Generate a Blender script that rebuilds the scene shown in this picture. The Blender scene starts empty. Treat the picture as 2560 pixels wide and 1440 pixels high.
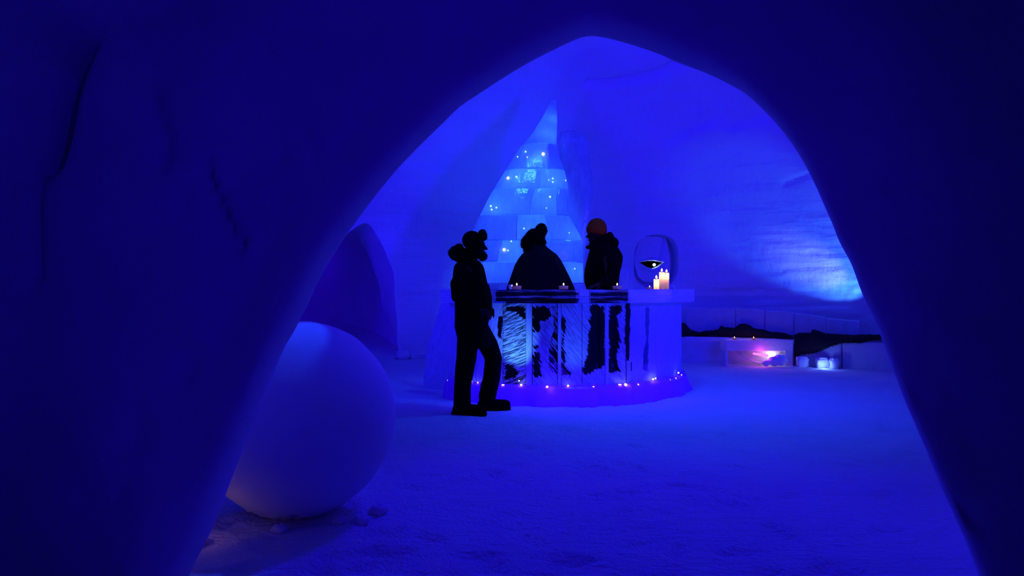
import bpy, bmesh, math, random
from mathutils import Vector, Matrix, noise
random.seed(7)
F = 1800.0            # focal length in pixels of the 2560-wide frame
H = 1.22              # eye height
C = bpy.context.scene
COL = C.collection

# ------------------------------------------------------------------ camera
cam_d = bpy.data.cameras.new('camera'); cam_d.sensor_width = 36.0
cam_d.lens = F*36.0/2560.0; cam_d.clip_end = 60; cam_d.clip_start = .05
cam = bpy.data.objects.new('camera', cam_d); COL.objects.link(cam)
cam.location = (0, 0, H); cam.rotation_euler = (math.pi/2, 0, 0)
C.camera = cam
# ------------------------------------------------------------------ world, exposure
w = bpy.data.worlds.new('world'); C.world = w; w.use_nodes = True
w.node_tree.nodes['Background'].inputs[0].default_value = (0, 0, 0, 1)
C.view_settings.view_transform = 'Standard'; C.view_settings.look = 'None'
C.view_settings.exposure = 0.0; C.view_settings.gamma = 1.0
C.view_settings.use_curve_mapping = False
C.cycles.max_bounces = 8; C.cycles.diffuse_bounces = 5; C.cycles.glossy_bounces = 2
C.cycles.use_adaptive_sampling = True; C.cycles.adaptive_threshold = .12; C.cycles.adaptive_min_samples = 16
C.cycles.transmission_bounces = 8; C.cycles.transparent_max_bounces = 24
C.cycles.caustics_reflective = False; C.cycles.caustics_refractive = False
C.cycles.use_denoising = True
C.cycles.sample_clamp_indirect = 4.0

# ------------------------------------------------------------------ lights
BLUE = (.0150, .0, 1.0)
FLOORB = (.009, .074, 1.0)
def lamp(name, kind, loc, power, color, size=.2, target=None, spot=60, blend=.5):
    d = bpy.data.lights.new(name, kind); d.energy = power; d.color = color
    if kind == 'AREA': d.size = size
    else: d.shadow_soft_size = size
    if kind == 'SPOT': d.spot_size = math.radians(spot); d.spot_blend = blend
    o = bpy.data.objects.new(name, d); COL.objects.link(o); o.location = loc
    if target:
        v = Vector(target) - Vector(loc); o.rotation_euler = v.to_track_quat('-Z', 'Y').to_euler()
    return o
# blue floodlights of the dome, standing behind the entrance wall and aimed at the back wall
lamp('dome_floodlight', 'SPOT', (4.9, 4.7, 2.3), 1180, BLUE, .4, (-.3, 11.6, 3.0), 100, 1.0)
lamp('dome_floodlight', 'SPOT', (-3.0, 5.2, 2.3), 520, BLUE, .4, (1.2, 11.8, 3.0), 100, 1.0)
lamp('dome_fill_light', 'POINT', (1.0, 8.2, 4.7), 50, BLUE, .35)
lamp('dome_fill_light', 'SPOT', (.9, 6.1, 4.0), 330, BLUE, .15, (.7, 3.2, 0), 78, 1.0)  # added unseen fill for the floor close to the arch
# downlight on the snow floor
lamp('floor_downlight', 'SPOT', (1.4, 6.6, 4.7), 520, FLOORB, .3, (1.6, 7.9, 0), 84, 1.0)
# spotlights on the right wall
lamp('wall_spotlight', 'SPOT', (5.66, 10.95, .72), 150, (.03, .16, 1.0), .03, (5.02, 11.92, 1.85), 60, .4)
lamp('wall_spotlight', 'SPOT', (5.66, 10.85, .8), 70, (.32, .4, 1.0), .03, (4.97, 11.93, 1.62), 34, 1.0)
lamp('reveal_fill_light', 'SPOT', (-3.9, 8.6, 2.0), 260, (.02, 0, 1.0), .15, (-2.2, 12.3, 1.2), 36, 1.0)  # added unseen lamp that brightens the side of the passage opening
# glow beside the sculpture
lamp('ice_uplight', 'SPOT', (-1.6, 10.2, .3), 120, (.008, .06, 1.0), .1, (-.4, 11.6, 3.9), 55, 1.0)
lamp('sculpture_fill_spot', 'SPOT', (.5, 6.6, 4.5), 640, (.03, .19, 1.0), .08, (.27, 10.75, 2.1), 25, .6)  # added unseen spot to even out the sculpture's brightness
# snow ball top light
lamp('ball_spotlight', 'SPOT', (-.9, 4.6, 3.0), 130, (.011, .06, 1.0), .03, (-1.12, 3.70, .95), 9.5, .4)
lamp('passage_fill_light', 'POINT', (-4.4, 14.6, 1.9), 9, (.03, 0, 1.0), .3)  # added unseen fill that lifts the dark passage
# added unseen fill lights for the camera side of the arch
lamp('entrance_fill_light', 'SPOT', (.75, .0, 1.6), 44, (.023, 0, 1.0), .08, (-.05, 2.8, 1.35), 84, 1.0)
lamp('entrance_fill_light', 'POINT', (.5, -1.4, 1.3), 1.6, (.02, 0, 1.0), .15)

# ------------------------------------------------------------------ helpers
def P(px, py, D):
    return Vector(((px-1280)/F*D, D, H-(py-720)/F*D))

class MB:
    def __init__(s): s.v = []; s.f = []; s.a = []
    def vert(s, p, a=1.0):
        s.v.append(tuple(p)); s.a.append(a); return len(s.v)-1
    def loft(s, rings, caps=True, closed=True, a=1.0):
        idx = [[s.vert(p, a) for p in r] for r in rings]
        n = len(idx[0])
        for i in range(len(idx)-1):
            for j in range(n if closed else n-1):
                k = (j+1) % n
                s.f.append((idx[i][j], idx[i][k], idx[i+1][k], idx[i+1][j]))
        if caps:
            for r, flip in ((idx[0], True), (idx[-1], False)):
                c = s.vert(sum((Vector(s.v[i]) for i in r), Vector())/n, a)
                for j in range(n):
                    k = (j+1) % n
                    s.f.append((r[k], r[j], c) if flip else (r[j], r[k], c))
    def tube(s, pts, rad, seg=14, flat=1.0, up=None):
        """round tube along pts, rad one number or one per point, rounded ends"""
        pts = [Vector(p) for p in pts]
        if not hasattr(rad, '__len__'): rad = [rad]*len(pts)
        d0 = (pts[0]-pts[1]).normalized(); d1 = (pts[-1]-pts[-2]).normalized()
        P_ = [pts[0]+d0*rad[0]*.95, pts[0]+d0*rad[0]*.6]+pts+[pts[-1]+d1*rad[-1]*.6, pts[-1]+d1*rad[-1]*.95]
        R_ = [rad[0]*.3, rad[0]*.8]+list(rad)+[rad[-1]*.8, rad[-1]*.3]
        rings = []; prev = None
        for i, p in enumerate(P_):
            t = (P_[min(i+1, len(P_)-1)]-P_[max(i-1, 0)]).normalized()
            if prev is None:
                ref = Vector(up) if up else (Vector((0, 0, 1)) if abs(t.z) < .9 else Vector((0, 1, 0)))
                n = (ref-t*ref.dot(t)).normalized()
            else:
                n = (prev-t*prev.dot(t)).normalized()
            prev = n; b = t.cross(n)
            rings.append([p+n*math.cos(q)*R_[i]+b*math.sin(q)*R_[i]*flat for q in [2*math.pi*k/seg for k in range(seg)]])
        s.loft(rings)
    def ell(s, c, r, rot=None, nu=18, nv=12, jit=0, sq=1.0):
        c = Vector(c); M = rot.to_matrix() if rot else Matrix.Identity(3)
        def pw(x): return math.copysign(abs(x)**sq, x)
        rings = []
        for i in range(nv+1):
            th = math.pi*(i+.001)/(nv+.002)
            ring = []
            for j in range(nu):
                ph = 2*math.pi*j/nu
                q = Vector((pw(math.sin(th))*pw(math.cos(ph))*r[0], pw(math.sin(th))*pw(math.sin(ph))*r[1], pw(math.cos(th))*r[2]))
                if jit: q *= 1+jit*noise.noise(q*9/max(r)*.3+c)
                ring.append(c+M @ q)
            rings.append(ring)
        s.loft(rings[::-1])
    def erings(s, L, seg=28):
        """L: (cx, cy, z, half x, half y)"""
        s.loft([[Vector((cx+hx*math.cos(2*math.pi*k/seg), cy+hy*math.sin(2*math.pi*k/seg), z)) for k in range(seg)] for cx, cy, z, hx, hy in L])
    def box(s, lo, hi, rot=0, piv=None, a=1.0):
        x0, y0, z0 = lo; x1, y1, z1 = hi
        vs = [Vector(p) for p in ((x0,y0,z0),(x1,y0,z0),(x1,y1,z0),(x0,y1,z0),(x0,y0,z1),(x1,y0,z1),(x1,y1,z1),(x0,y1,z1))]
        if rot:
            pv = Vector(piv) if piv else (vs[0]+vs[6])/2
            R = Matrix.Rotation(rot, 3, 'Z'); vs = [pv+R @ (q-pv) for q in vs]
        s.hexa(vs, a)
    def hexa(s, vs, a=1.0):
        b = [s.vert(q, a) for q in vs]
        for f in ((0,3,2,1),(4,5,6,7),(0,1,5,4),(1,2,6,5),(2,3,7,6),(3,0,4,7)): s.f.append(tuple(b[i] for i in f))
    def fur(s, pts, L, rnd=.4, wdt=.004, droop=0):
        """short tufts standing on (point, normal) pairs"""
        for p, n in pts:
            n = (n+Vector((random.uniform(-1,1), random.uniform(-1,1), random.uniform(-1,1)))*rnd).normalized()
            n.z -= droop; l = L*random.uniform(.5, 1.2)
            t = n.orthogonal().normalized(); b = n.cross(t)
            q = [s.vert(p+(t*math.cos(k)+b*math.sin(k))*wdt-n*wdt) for k in (0, 2.1, 4.2)]
            e = s.vert(p+n*l)
            for k in range(3): s.f.append((q[k], q[(k+1) % 3], e))
    def mesh(s, name):
        me = bpy.data.meshes.new(name); me.from_pydata(s.v, [], s.f); me.update()
        return me

def ell_pts(c, r, n, cond=None):
    out = []
    while len(out) < n:
        u = Vector((random.gauss(0,1), random.gauss(0,1), random.gauss(0,1))).normalized()
        p = Vector(c)+Vector((u.x*r[0], u.y*r[1], u.z*r[2]))
        nn = Vector((u.x/r[0], u.y/r[1], u.z/r[2])).normalized()
        if cond is None or cond(p): out.append((p, nn))
    return out

def link(name, me, mat, parent=None, smooth=True, loc=None):
    o = bpy.data.objects.new(name, me); COL.objects.link(o)
    if mat: me.materials.clear(); me.materials.append(mat)
    if smooth:
        for p in me.polygons: p.use_smooth = True
    if loc is not None: o.location = loc
    if parent:
        o.parent = parent
        if loc is None: o.location = -world_loc(parent)
    return o
def world_loc(o):
    l = Vector(o.location)
    while o.parent: o = o.parent; l += Vector(o.location)
    return l
def obj(name, mb, mat, parent=None, smooth=True, attr=False, bevel=0, local=False, rem=None, sm=2):
    """mb in world coordinates (local=True: already relative to its parent)"""
    me = mb.mesh(name)
    if rem: me = baked(me, rem, sm)
    if bevel: me = bevelled(me, bevel)
    if attr:
        at = me.attributes.new('frost', 'FLOAT', 'POINT'); at.data.foreach_set('value', mb.a)
    return link(name, me, mat, parent, smooth, Vector((0,0,0)) if local else None)
def evaluated(me, setup):
    t = bpy.data.objects.new('tmp', me); COL.objects.link(t); setup(t)
    dg = bpy.context.evaluated_depsgraph_get(); dg.update()
    r = bpy.data.meshes.new_from_object(t.evaluated_get(dg))
    COL.objects.unlink(t); bpy.data.objects.remove(t); r.name = me.name
    return r
def baked(me, vox, sm=2):
    def st(o):
        m = o.modifiers.new('r', 'REMESH'); m.mode = 'VOXEL'; m.voxel_size = vox
        m = o.modifiers.new('s', 'SMOOTH'); m.factor = .5; m.iterations = sm
    return evaluated(me, st)
def bevelled(me, wd):
    def st(o):
        m = o.modifiers.new('b', 'BEVEL'); m.width = wd; m.segments = 2; m.limit_method = 'ANGLE'; m.angle_limit = math.radians(40)
    return evaluated(me, st)
def tag(o, label, cat, group=None):
    o['label'] = label; o['category'] = cat
    if group: o['group'] = group
    return o
def empty(name, loc, label, cat, group=None):
    o = bpy.data.objects.new(name, None); COL.objects.link(o); o.location = loc; o.empty_display_size = .1
    return tag(o, label, cat, group)
def struct(o): o['kind'] = 'structure'; return o
def copy_tree(o, parent=None):
    c = o.copy(); COL.objects.link(c)
    if parent: c.parent = parent
    for ch in list(o.children): copy_tree(ch, c)
    return c
def ground(o): return o

# ------------------------------------------------------------------ materials
def mat(name):
    m = bpy.data.materials.new(name); m.use_nodes = True
    nt = m.node_tree; nt.nodes.clear()
    out = nt.nodes.new('ShaderNodeOutputMaterial')
    return m, nt, out
def N(nt, t, **kw):
    n = nt.nodes.new(t)
    for k, v in kw.items():
        if k.startswith('i_'):
            key = k[2:]; key = int(key) if key.isdigit() else key
            n.inputs[key].default_value = v
        else: setattr(n, k, v)
    return n
def coords(nt, scale=(1,1,1), rot=(0,0,0), kind='Object'):
    tc = N(nt, 'ShaderNodeTexCoord'); mp = N(nt, 'ShaderNodeMapping')
    mp.inputs['Scale'].default_value = scale; mp.inputs['Rotation'].default_value = rot
    nt.links.new(tc.outputs[kind], mp.inputs[0]); return mp.outputs[0]
def noise_n(nt, vec, scale, detail=4, rough=.55):
    n = N(nt, 'ShaderNodeTexNoise'); n.inputs['Scale'].default_value = scale
    n.inputs['Detail'].default_value = detail; n.inputs['Roughness'].default_value = rough
    nt.links.new(vec, n.inputs['Vector']); return n.outputs['Fac']
def math_n(nt, op, a, b=None, c=None):
    n = N(nt, 'ShaderNodeMath', operation=op)
    for i, x in enumerate((a, b, c)):
        if x is None: continue
        if isinstance(x, (int, float)): n.inputs[i].default_value = x
        else: nt.links.new(x, n.inputs[i])
    return n.outputs[0]
def ramp(nt, fac, stops):
    r = N(nt, 'ShaderNodeValToRGB')
    e = r.color_ramp.elements
    e[0].position, e[0].color = stops[0][0], (*stops[0][1], 1)
    e[1].position, e[1].color = stops[-1][0], (*stops[-1][1], 1)
    for p, c in stops[1:-1]:
        q = e.new(p); q.color = (*c, 1)
    nt.links.new(fac, r.inputs[0]); return r.outputs[0]
def bump(nt, h, strength, dist):
    b = N(nt, 'ShaderNodeBump'); b.inputs['Strength'].default_value = strength; b.inputs['Distance'].default_value = dist
    nt.links.new(h, b.inputs['Height']); return b.outputs[0]

def snow_mat(name, layers, base=((.70,.73,.77),(.80,.81,.83)), strength=.5, streak=False):
    """layers: (scale vector, noise scale, weight)"""
    m, nt, out = mat(name)
    tot = None
    for sc, ns, wt in layers:
        f = math_n(nt, 'MULTIPLY', noise_n(nt, coords(nt, sc), ns, 5), wt)
        tot = f if tot is None else math_n(nt, 'ADD', tot, f)
    col = ramp(nt, noise_n(nt, coords(nt), 1.3, 5), [(.3, base[0]), (.7, base[1])])
    d = N(nt, 'ShaderNodeBsdfPrincipled'); d.inputs['Roughness'].default_value = .95
    d.inputs['Specular IOR Level'].default_value = .08
    nt.links.new(col, d.inputs['Base Color']); nt.links.new(bump(nt, tot, strength, .06), d.inputs['Normal'])
    nt.links.new(d.outputs[0], out.inputs[0]); return m
M_dome = snow_mat('packed_snow_wall', [((.5,.5,3.5), 2.2, .55), ((1,1,1), 9, .25), ((2.5,2.5,.35), 3, .3), ((1,1,1), 60, .12)], strength=.9)
M_arch = snow_mat('smooth_carved_snow', [((1,1,1), 1.6, .8), ((1,1,1), 7, .22), ((1,1,1), 45, .05)], strength=.45)
M_floor = snow_mat('trodden_snow', [((.7,1.6,1), 4.5, .6), ((1,2,1), 14, .5), ((1,1,1), 55, .3)], strength=1.0)
M_ball = snow_mat('rolled_snow', [((1,1,1), 3, .4), ((1,1,1), 70, .06)], strength=.3)
M_pass = snow_mat('passage_snow', [((1,1,1), 2, .8), ((1,1,1), 12, .2)], strength=.5)

def plain(name, col, rough=.9, spec=.2, bumps=None, metallic=0, sheen=0):
    m, nt, out = mat(name)
    d = N(nt, 'ShaderNodeBsdfPrincipled')
    n = noise_n(nt, coords(nt), 14 if not bumps else bumps[0], 4)
    c = ramp(nt, n, [(.3, tuple(x*.8 for x in col)), (.7, tuple(min(1, x*1.15) for x in col))])
    nt.links.new(c, d.inputs['Base Color'])
    d.inputs['Roughness'].default_value = rough; d.inputs['Specular IOR Level'].default_value = spec
    d.inputs['Metallic'].default_value = metallic; d.inputs['Sheen Weight'].default_value = sheen
    if bumps: nt.links.new(bump(nt, n, bumps[1], bumps[2]), d.inputs['Normal'])
    nt.links.new(d.outputs[0], out.inputs[0]); return m
M_black = plain('black_cloth', (.0014,.0014,.0016), .9, .03, (40, .3, .01))
M_coat = plain('dark_coat_cloth', (.004,.004,.005), .9, .05, (30, .3, .01))
M_trouser = plain('black_trousers_cloth', (.0018,.0018,.002), .9, .05, (30, .3, .01))
M_boot = plain('black_rubber_boot', (.0015,.0015,.0015), .8, .03)
M_furb = plain('dark_fur', (.0015,.0015,.0018), .95, .03)
M_hide = plain('dark_reindeer_fur', (.03,.027,.03), .95, .03, (60, .5, .01))
M_skin = plain('skin', (.03,.012,.006), .7, .1)
M_hair = plain('dark_hair', (.006,.005,.004), .8, .1)
M_orange = plain('orange_wool', (.4,.07,.006), .95, .05, (110, .9, .01))
M_backing = plain('backing_black', (.004,.004,.006), .8, .03)
M_wick = plain('black_wick', (.01,.01,.01))
M_tin = plain('tin_cup', (.6,.6,.62), .4, .4, None, .7)

def emit(name, col, st):
    m, nt, out = mat(name); e = N(nt, 'ShaderNodeEmission')
    e.inputs[0].default_value = (*col, 1); e.inputs[1].default_value = st
    nt.links.new(e.outputs[0], out.inputs[0]); return m
M_flame = emit('candle_flame', (1, .6, .28), 7)
M_led = emit('cool_white_lamp', (.75, .82, 1), 6)
M_ledwarm = emit('warm_white_lamp', (1, .85, .85), 7)
M_blueled = emit('ice_lamp', (.25, .5, 1), 2.6)
M_pink = emit('magenta_lamp', (1, .09, .55), 3.2)
M_green = emit('greenish_white_lamp', (.75, 1, .92), 8)

def wax_mat():
    m, nt, out = mat('candle_wax')
    d = N(nt, 'ShaderNodeBsdfDiffuse'); t = N(nt, 'ShaderNodeBsdfTranslucent'); mx = N(nt, 'ShaderNodeMixShader')
    c = ramp(nt, noise_n(nt, coords(nt), 20), [(.3, (.86,.70,.38)), (.7, (.9,.76,.44))])
    nt.links.new(c, d.inputs[0]); nt.links.new(c, t.inputs[0]); mx.inputs[0].default_value = .6
    nt.links.new(d.outputs[0], mx.inputs[1]); nt.links.new(t.outputs[0], mx.inputs[2]); nt.links.new(mx.outputs[0], out.inputs[0])
    return m
M_wax = wax_mat()

def ice_mat(name, transp, transl, noise_sc=((1,1,.35), 6), tint=(.72,.86,1), gloss=.12, var=.5, bmp=.3):
    """cloudy ice: diffuse + translucent + see-through, mixed by a cloudiness noise"""
    m, nt, out = mat(name)
    v = coords(nt, noise_sc[0]); f = noise_n(nt, v, noise_sc[1], 6, .65)
    fine = noise_n(nt, coords(nt, (1,1,.3)), 45, 4)
    d = N(nt, 'ShaderNodeBsdfDiffuse'); t = N(nt, 'ShaderNodeBsdfTranslucent'); tr = N(nt, 'ShaderNodeBsdfTransparent'); g = N(nt, 'ShaderNodeBsdfGlossy')
    g.inputs['Roughness'].default_value = .12
    c = ramp(nt, f, [(.3, tuple(x*(1-var*.5) for x in tint)), (.72, tint)])
    nt.links.new(c, d.inputs[0]); nt.links.new(c, t.inputs[0]); tr.inputs[0].default_value = (.9,.95,1,1)
    bn = bump(nt, math_n(nt, 'ADD', f, math_n(nt, 'MULTIPLY', fine, .3)), bmp, .03)
    for n_ in (d, g): nt.links.new(bn, n_.inputs['Normal'])
    m1 = N(nt, 'ShaderNodeMixShader'); m1.inputs[0].default_value = transl
    nt.links.new(d.outputs[0], m1.inputs[1]); nt.links.new(t.outputs[0], m1.inputs[2])
    m2 = N(nt, 'ShaderNodeMixShader')
    nt.links.new(math_n(nt, 'MULTIPLY', math_n(nt, 'SUBTRACT', 1.15, f), transp*1.5), m2.inputs[0])
    nt.links.new(m1.outputs[0], m2.inputs[1]); nt.links.new(tr.outputs[0], m2.inputs[2])
    m3 = N(nt, 'ShaderNodeMixShader'); m3.inputs[0].default_value = gloss*.6
    nt.links.new(m2.outputs[0], m3.inputs[1]); nt.links.new(g.outputs[0], m3.inputs[2])
    nt.links.new(m3.outputs[0], out.inputs[0]); return m
M_ice_lit = ice_mat('sculpture_ice', .22, .45, ((1,1,.35), 5), (.8,.9,1), .1, .35)
M_ice_dim = ice_mat('cloudy_ice', .55, .4, ((1,1,.3), 5), (.8,.88,1))
M_ice_block = ice_mat('ice_block_ice', .12, .3, ((1,1,1), 7), (.8,.86,1), .08, .3)
M_ice_base = ice_mat('ice_base_violet_tint', .0, .15, ((1,1,1), 6), (.82,.13,1), .05, .2)  # violet light of the foot lamps is put into this tint
M_bench = ice_mat('bench_ice', .05, .2, ((1,1,1.5), 4), (.8,.75,1), .05, .4)
M_glass = ice_mat('clear_glass', .62, .3, ((1,1,1), 2), (.8,.9,1), .4, .1, 0)

def frosted_panel(name, rot, hs, amp, tint=(.8,.86,1), transl=.35, dark=.35, soft=.08, clear_tint=(.8,.86,1)):
    """ice with carved frost: where the 'frost' attribute is high the face is scratched white, else see-through"""
    m, nt, out = mat(name)
    at = N(nt, 'ShaderNodeAttribute', attribute_name='frost')
    tc = N(nt, 'ShaderNodeTexCoord')
    def rotated(sc):
        mp = N(nt, 'ShaderNodeMapping'); mp.vector_type = 'TEXTURE'
        mp.inputs['Rotation'].default_value = (0, rot, 0); mp.inputs['Scale'].default_value = sc
        nt.links.new(tc.outputs['Object'], mp.inputs[0]); return mp.outputs[0]
    h1 = noise_n(nt, rotated((9, 6, .8)), hs, 3, .55)
    h2 = noise_n(nt, rotated((11, 8, 1)), hs*2.2, 3, .6)
    n = math_n(nt, 'ADD', at.outputs['Fac'], math_n(nt, 'MULTIPLY', math_n(nt, 'SUBTRACT', h1, .5), amp))
    mask = N(nt, 'ShaderNodeMapRange', interpolation_type='SMOOTHSTEP')
    mask.inputs['From Min'].default_value = .5-soft; mask.inputs['From Max'].default_value = .5+soft
    nt.links.new(n, mask.inputs['Value'])
    d = N(nt, 'ShaderNodeBsdfDiffuse'); t = N(nt, 'ShaderNodeBsdfTranslucent'); tr = N(nt, 'ShaderNodeBsdfTransparent'); g = N(nt, 'ShaderNodeBsdfGlossy')
    g.inputs['Roughness'].default_value = .08; tr.inputs[0].default_value = (*clear_tint, 1)
    col = ramp(nt, h2, [(.44, tuple(x*dark for x in tint)), (.57, tint)])
    nt.links.new(col, d.inputs[0]); nt.links.new(col, t.inputs[0])
    bn = bump(nt, h2, .6, .02); nt.links.new(bn, d.inputs['Normal'])
    m1 = N(nt, 'ShaderNodeMixShader'); m1.inputs[0].default_value = transl
    nt.links.new(d.outputs[0], m1.inputs[1]); nt.links.new(t.outputs[0], m1.inputs[2])
    cl = N(nt, 'ShaderNodeMixShader'); cl.inputs[0].default_value = .03
    nt.links.new(tr.outputs[0], cl.inputs[1]); nt.links.new(g.outputs[0], cl.inputs[2])
    m2 = N(nt, 'ShaderNodeMixShader'); nt.links.new(mask.outputs[0], m2.inputs[0])
    nt.links.new(cl.outputs[0], m2.inputs[1]); nt.links.new(m1.outputs[0], m2.inputs[2])
    nt.links.new(m2.outputs[0], out.inputs[0]); return m
M_pan_r = frosted_panel('ice_scratched_rising', -.42, 42, 1.3, (.85,.92,1), .3, .12)
M_pan_f = frosted_panel('ice_scratched_falling', .95, 40, 1.5, (.8,.86,1), .3, .6)
M_pan_s = frosted_panel('ice_scratched_steep', -1.25, 40, .6, (.78,.82,1), .3, .88)
M_slab = frosted_panel('ice_counter', 0, 26, 1.3, (.75,.80,1), .4, .86, .3, (.75,.8,1))

# ------------------------------------------------------------------ snow dome with the passage opening
EX, EY, RX, RY, HZ = 1.2, 7.2, 7.0, 5.7, 5.6
def prof(z):
    q = min(.9999, max(0, z)/HZ); return (1-q**2.5)**.4
def wall_hit(px):
    """distance at which the sight line through column px meets the vertical foot of the wall"""
    s = (px-1280)/F
    a = s*s/RX**2+1/RY**2; b = -2*(s*EX/RX**2+EY/RY**2); c = (EX/RX)**2+(EY/RY)**2-1
    return (-b+math.sqrt(b*b-4*a*c))/(2*a)
def seg_d(x, y, pts):
    best = 1e9; t_at = 0
    L = 0; tot = 0
    for (x0,y0),(x1,y1) in zip(pts, pts[1:]):
        dx, dy = x1-x0, y1-y0; l2 = dx*dx+dy*dy
        t = max(0, min(1, ((x-x0)*dx+(y-y0)*dy)/l2)); d = math.hypot(x-x0-t*dx, y-y0-t*dy)
        if d < best: best = d
    return best
def lin(x, T):
    if x <= T[0][0]: return T[0][1]
    for (a, b), (c, d) in zip(T, T[1:]):
        if x <= c: return b+(d-b)*(x-a)/(c-a)
    return T[-1][1]
CRACK = [(1470,213),(1560,206),(1640,186),(1690,160),(1715,140)]
CRACK2 = [(1960,462),(2030,438)]
LEDGE = [(1640,380),(1700,352),(1740,332),(1800,318),(1840,330),(1900,322),(1960,318)]
def dome_out(p):
    """how far the wall is set back (outwards, metres) at p"""
    d = .05*noise.noise(p*.55)+.022*noise.noise(p*1.7)
    d += .012*noise.noise(Vector((p.x*.8, p.y*.8, p.z*6)))
    if p.y > 5:
        px, py = 1280+F*p.x/p.y, 720-F*(p.z-H)/p.y
        if 1400 < px < 1780 and 100 < py < 260:
            d += .16*math.exp(-(seg_d(px, py, CRACK)/8)**2)
        if 1920 < px < 2080 and 380 < py < 520:
            d += .05*math.exp(-(seg_d(px, py, CRACK2)/7)**2)
        if 1630 < px < 1990 and 120 < py < 420:
            e = lin(px, LEDGE)+7*noise.noise(Vector((px*.05, 0, 3)))
            up = min(1, max(0, (e-py)/10)); fade = max(0, 1-max(0, e-60-py)/110)*min(1, (px-1630)/60)*min(1, (1990-px)/30)
            d += .10*up*fade*(1+.5*noise.noise(Vector((px*.06, 0, 1))))
        # pressed layers and lips low on the right wall
        if 1700 < px < 2300 and 560 < py < 800:
            q = noise.noise(Vector((px*.007, py*.075+.6*noise.noise(Vector((px*.02, py*.02, 0))), 2)))
            d += .035*q*min(1, (px-1700)/200)
            e = 722+10*noise.noise(Vector((px*.025, 0, 5)))+5*noise.noise(Vector((px*.08, 0, 8)))
            d += .05*min(1, max(0, (py-e)/6))*max(0, 1-max(0, py-e)/60)*(1 if 1790 < px < 2120 else .2)
        if py > 500 and px > 1300:
            d += .012*math.exp(-((py-768-4*noise.noise(Vector((px*.02, 0, 0))))/4)**2)*(px > 1560)
        if px < 1230 and 500 < py < 580:
            d += .012*math.exp(-((py-541)/4)**2)
    return d
def dome_pt(phi, z, off=0):
    k = prof(z); c, s = math.cos(phi), math.sin(phi)
    p = Vector((EX+RX*c*k, EY+RY*s*k, z))
    nrm = Vector((c/RX, s/RY, .0)).normalized(); nz = max(0, z)/HZ
    nrm = (nrm*(1-nz)+Vector((0, 0, nz*1.1))).normalized()
    if off == 0: return p+nrm*dome_out(p)
    return p+nrm*off
phis = []
a = 0
fine0, fine1 = math.radians(38), math.radians(148)
for i in range(270): phis.append(fine0+(fine1-fine0)*i/269)
nco = 56
for i in range(1, nco): phis.append(fine1+(2*math.pi-(fine1-fine0))*i/nco)
zs = [-.3]+[.035*i for i in range(143)]
zz = zs[-1]
while zz < HZ-.12: zz += .12; zs.append(min(zz, HZ-.02))
def dome_mesh():
    mb = MB()
    inner = [[dome_pt(p, z) for p in phis] for z in zs]
    outer = [[dome_pt(p, z, .78) for p in phis] for z in zs]
    n = len(phis)
    I = [[mb.vert(q) for q in r] for r in inner]; O = [[mb.vert(q) for q in r] for r in outer]
    for G, fl in ((I, True), (O, False)):
        for i in range(len(G)-1):
            for j in range(n):
                k = (j+1) % n; f = (G[i][j], G[i][k], G[i+1][k], G[i+1][j])
                mb.f.append(f[::-1] if fl else f)
    for j in range(n):
        k = (j+1) % n
        mb.f.append((I[0][j], I[0][k], O[0][k], O[0][j]))
    ci = mb.vert((EX, EY, HZ+.02)); co = mb.vert((EX, EY, HZ+.8))
    for j in range(n):
        k = (j+1) % n
        mb.f.append((I[-1][k], I[-1][j], ci)); mb.f.append((O[-1][j], O[-1][k], co))
    return mb.mesh('wall_back')
me = dome_mesh()
DOOR_DIR = Vector((-.52, .85, 0)).normalized()
door_px = [(1003,945),(999,890),(990,845),(987,790),(982,720),(965,650),(942,605),(905,562),(868,578),(810,640),(765,720),(735,800),(715,945)]
def door_ring(t, shrink=0, drop=0):
    out = []
    for px, py in door_px:
        D = wall_hit(px); q = P(px, py, D)
        if py >= 945: q.z = -.2
        q = q+DOOR_DIR*t
        if px > 900: q.x += max(0, t)*.5*max(0, 1-max(0, q.z)/1.3)
        if q.z > 1.5: q.z -= drop*(q.z-1.5)
        out.append(q)
    return out
def subdiv_ring(r, n=3):
    m = len(r); out = []
    for i in range(m):
        p0, p1, p2, p3 = r[(i-1) % m], r[i], r[(i+1) % m], r[(i+2) % m]
        for k in range(n):
            t = k/n
            if i == m-1: q = p1.lerp(p2, t)
            else:
                q0 = p0 if i > 0 else p1; q3 = p3 if i < m-2 else p2
                q = .5*((2*p1)+(p2-q0)*t+(2*q0-5*p1+4*p2-q3)*t*t+(3*p1-q0-3*p2+q3)*t**3)
            out.append(q)
    return out
def jag(r, s, k):
    c = sum(r, Vector())/len(r)
    return [q+(q-c).normalized()*s*noise.noise(q*2.2+Vector((k, 0, 0))) for q in r]
cut = MB(); cut.loft([jag(subdiv_ring(door_ring(t, 0, .16*max(0, t)), 4), .0 if t < 0 else .10, t*.8) for t in (-1.0, -.25, 0, .3, .6, .9, 1.3)])
cm = cut.mesh('cutter')
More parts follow.
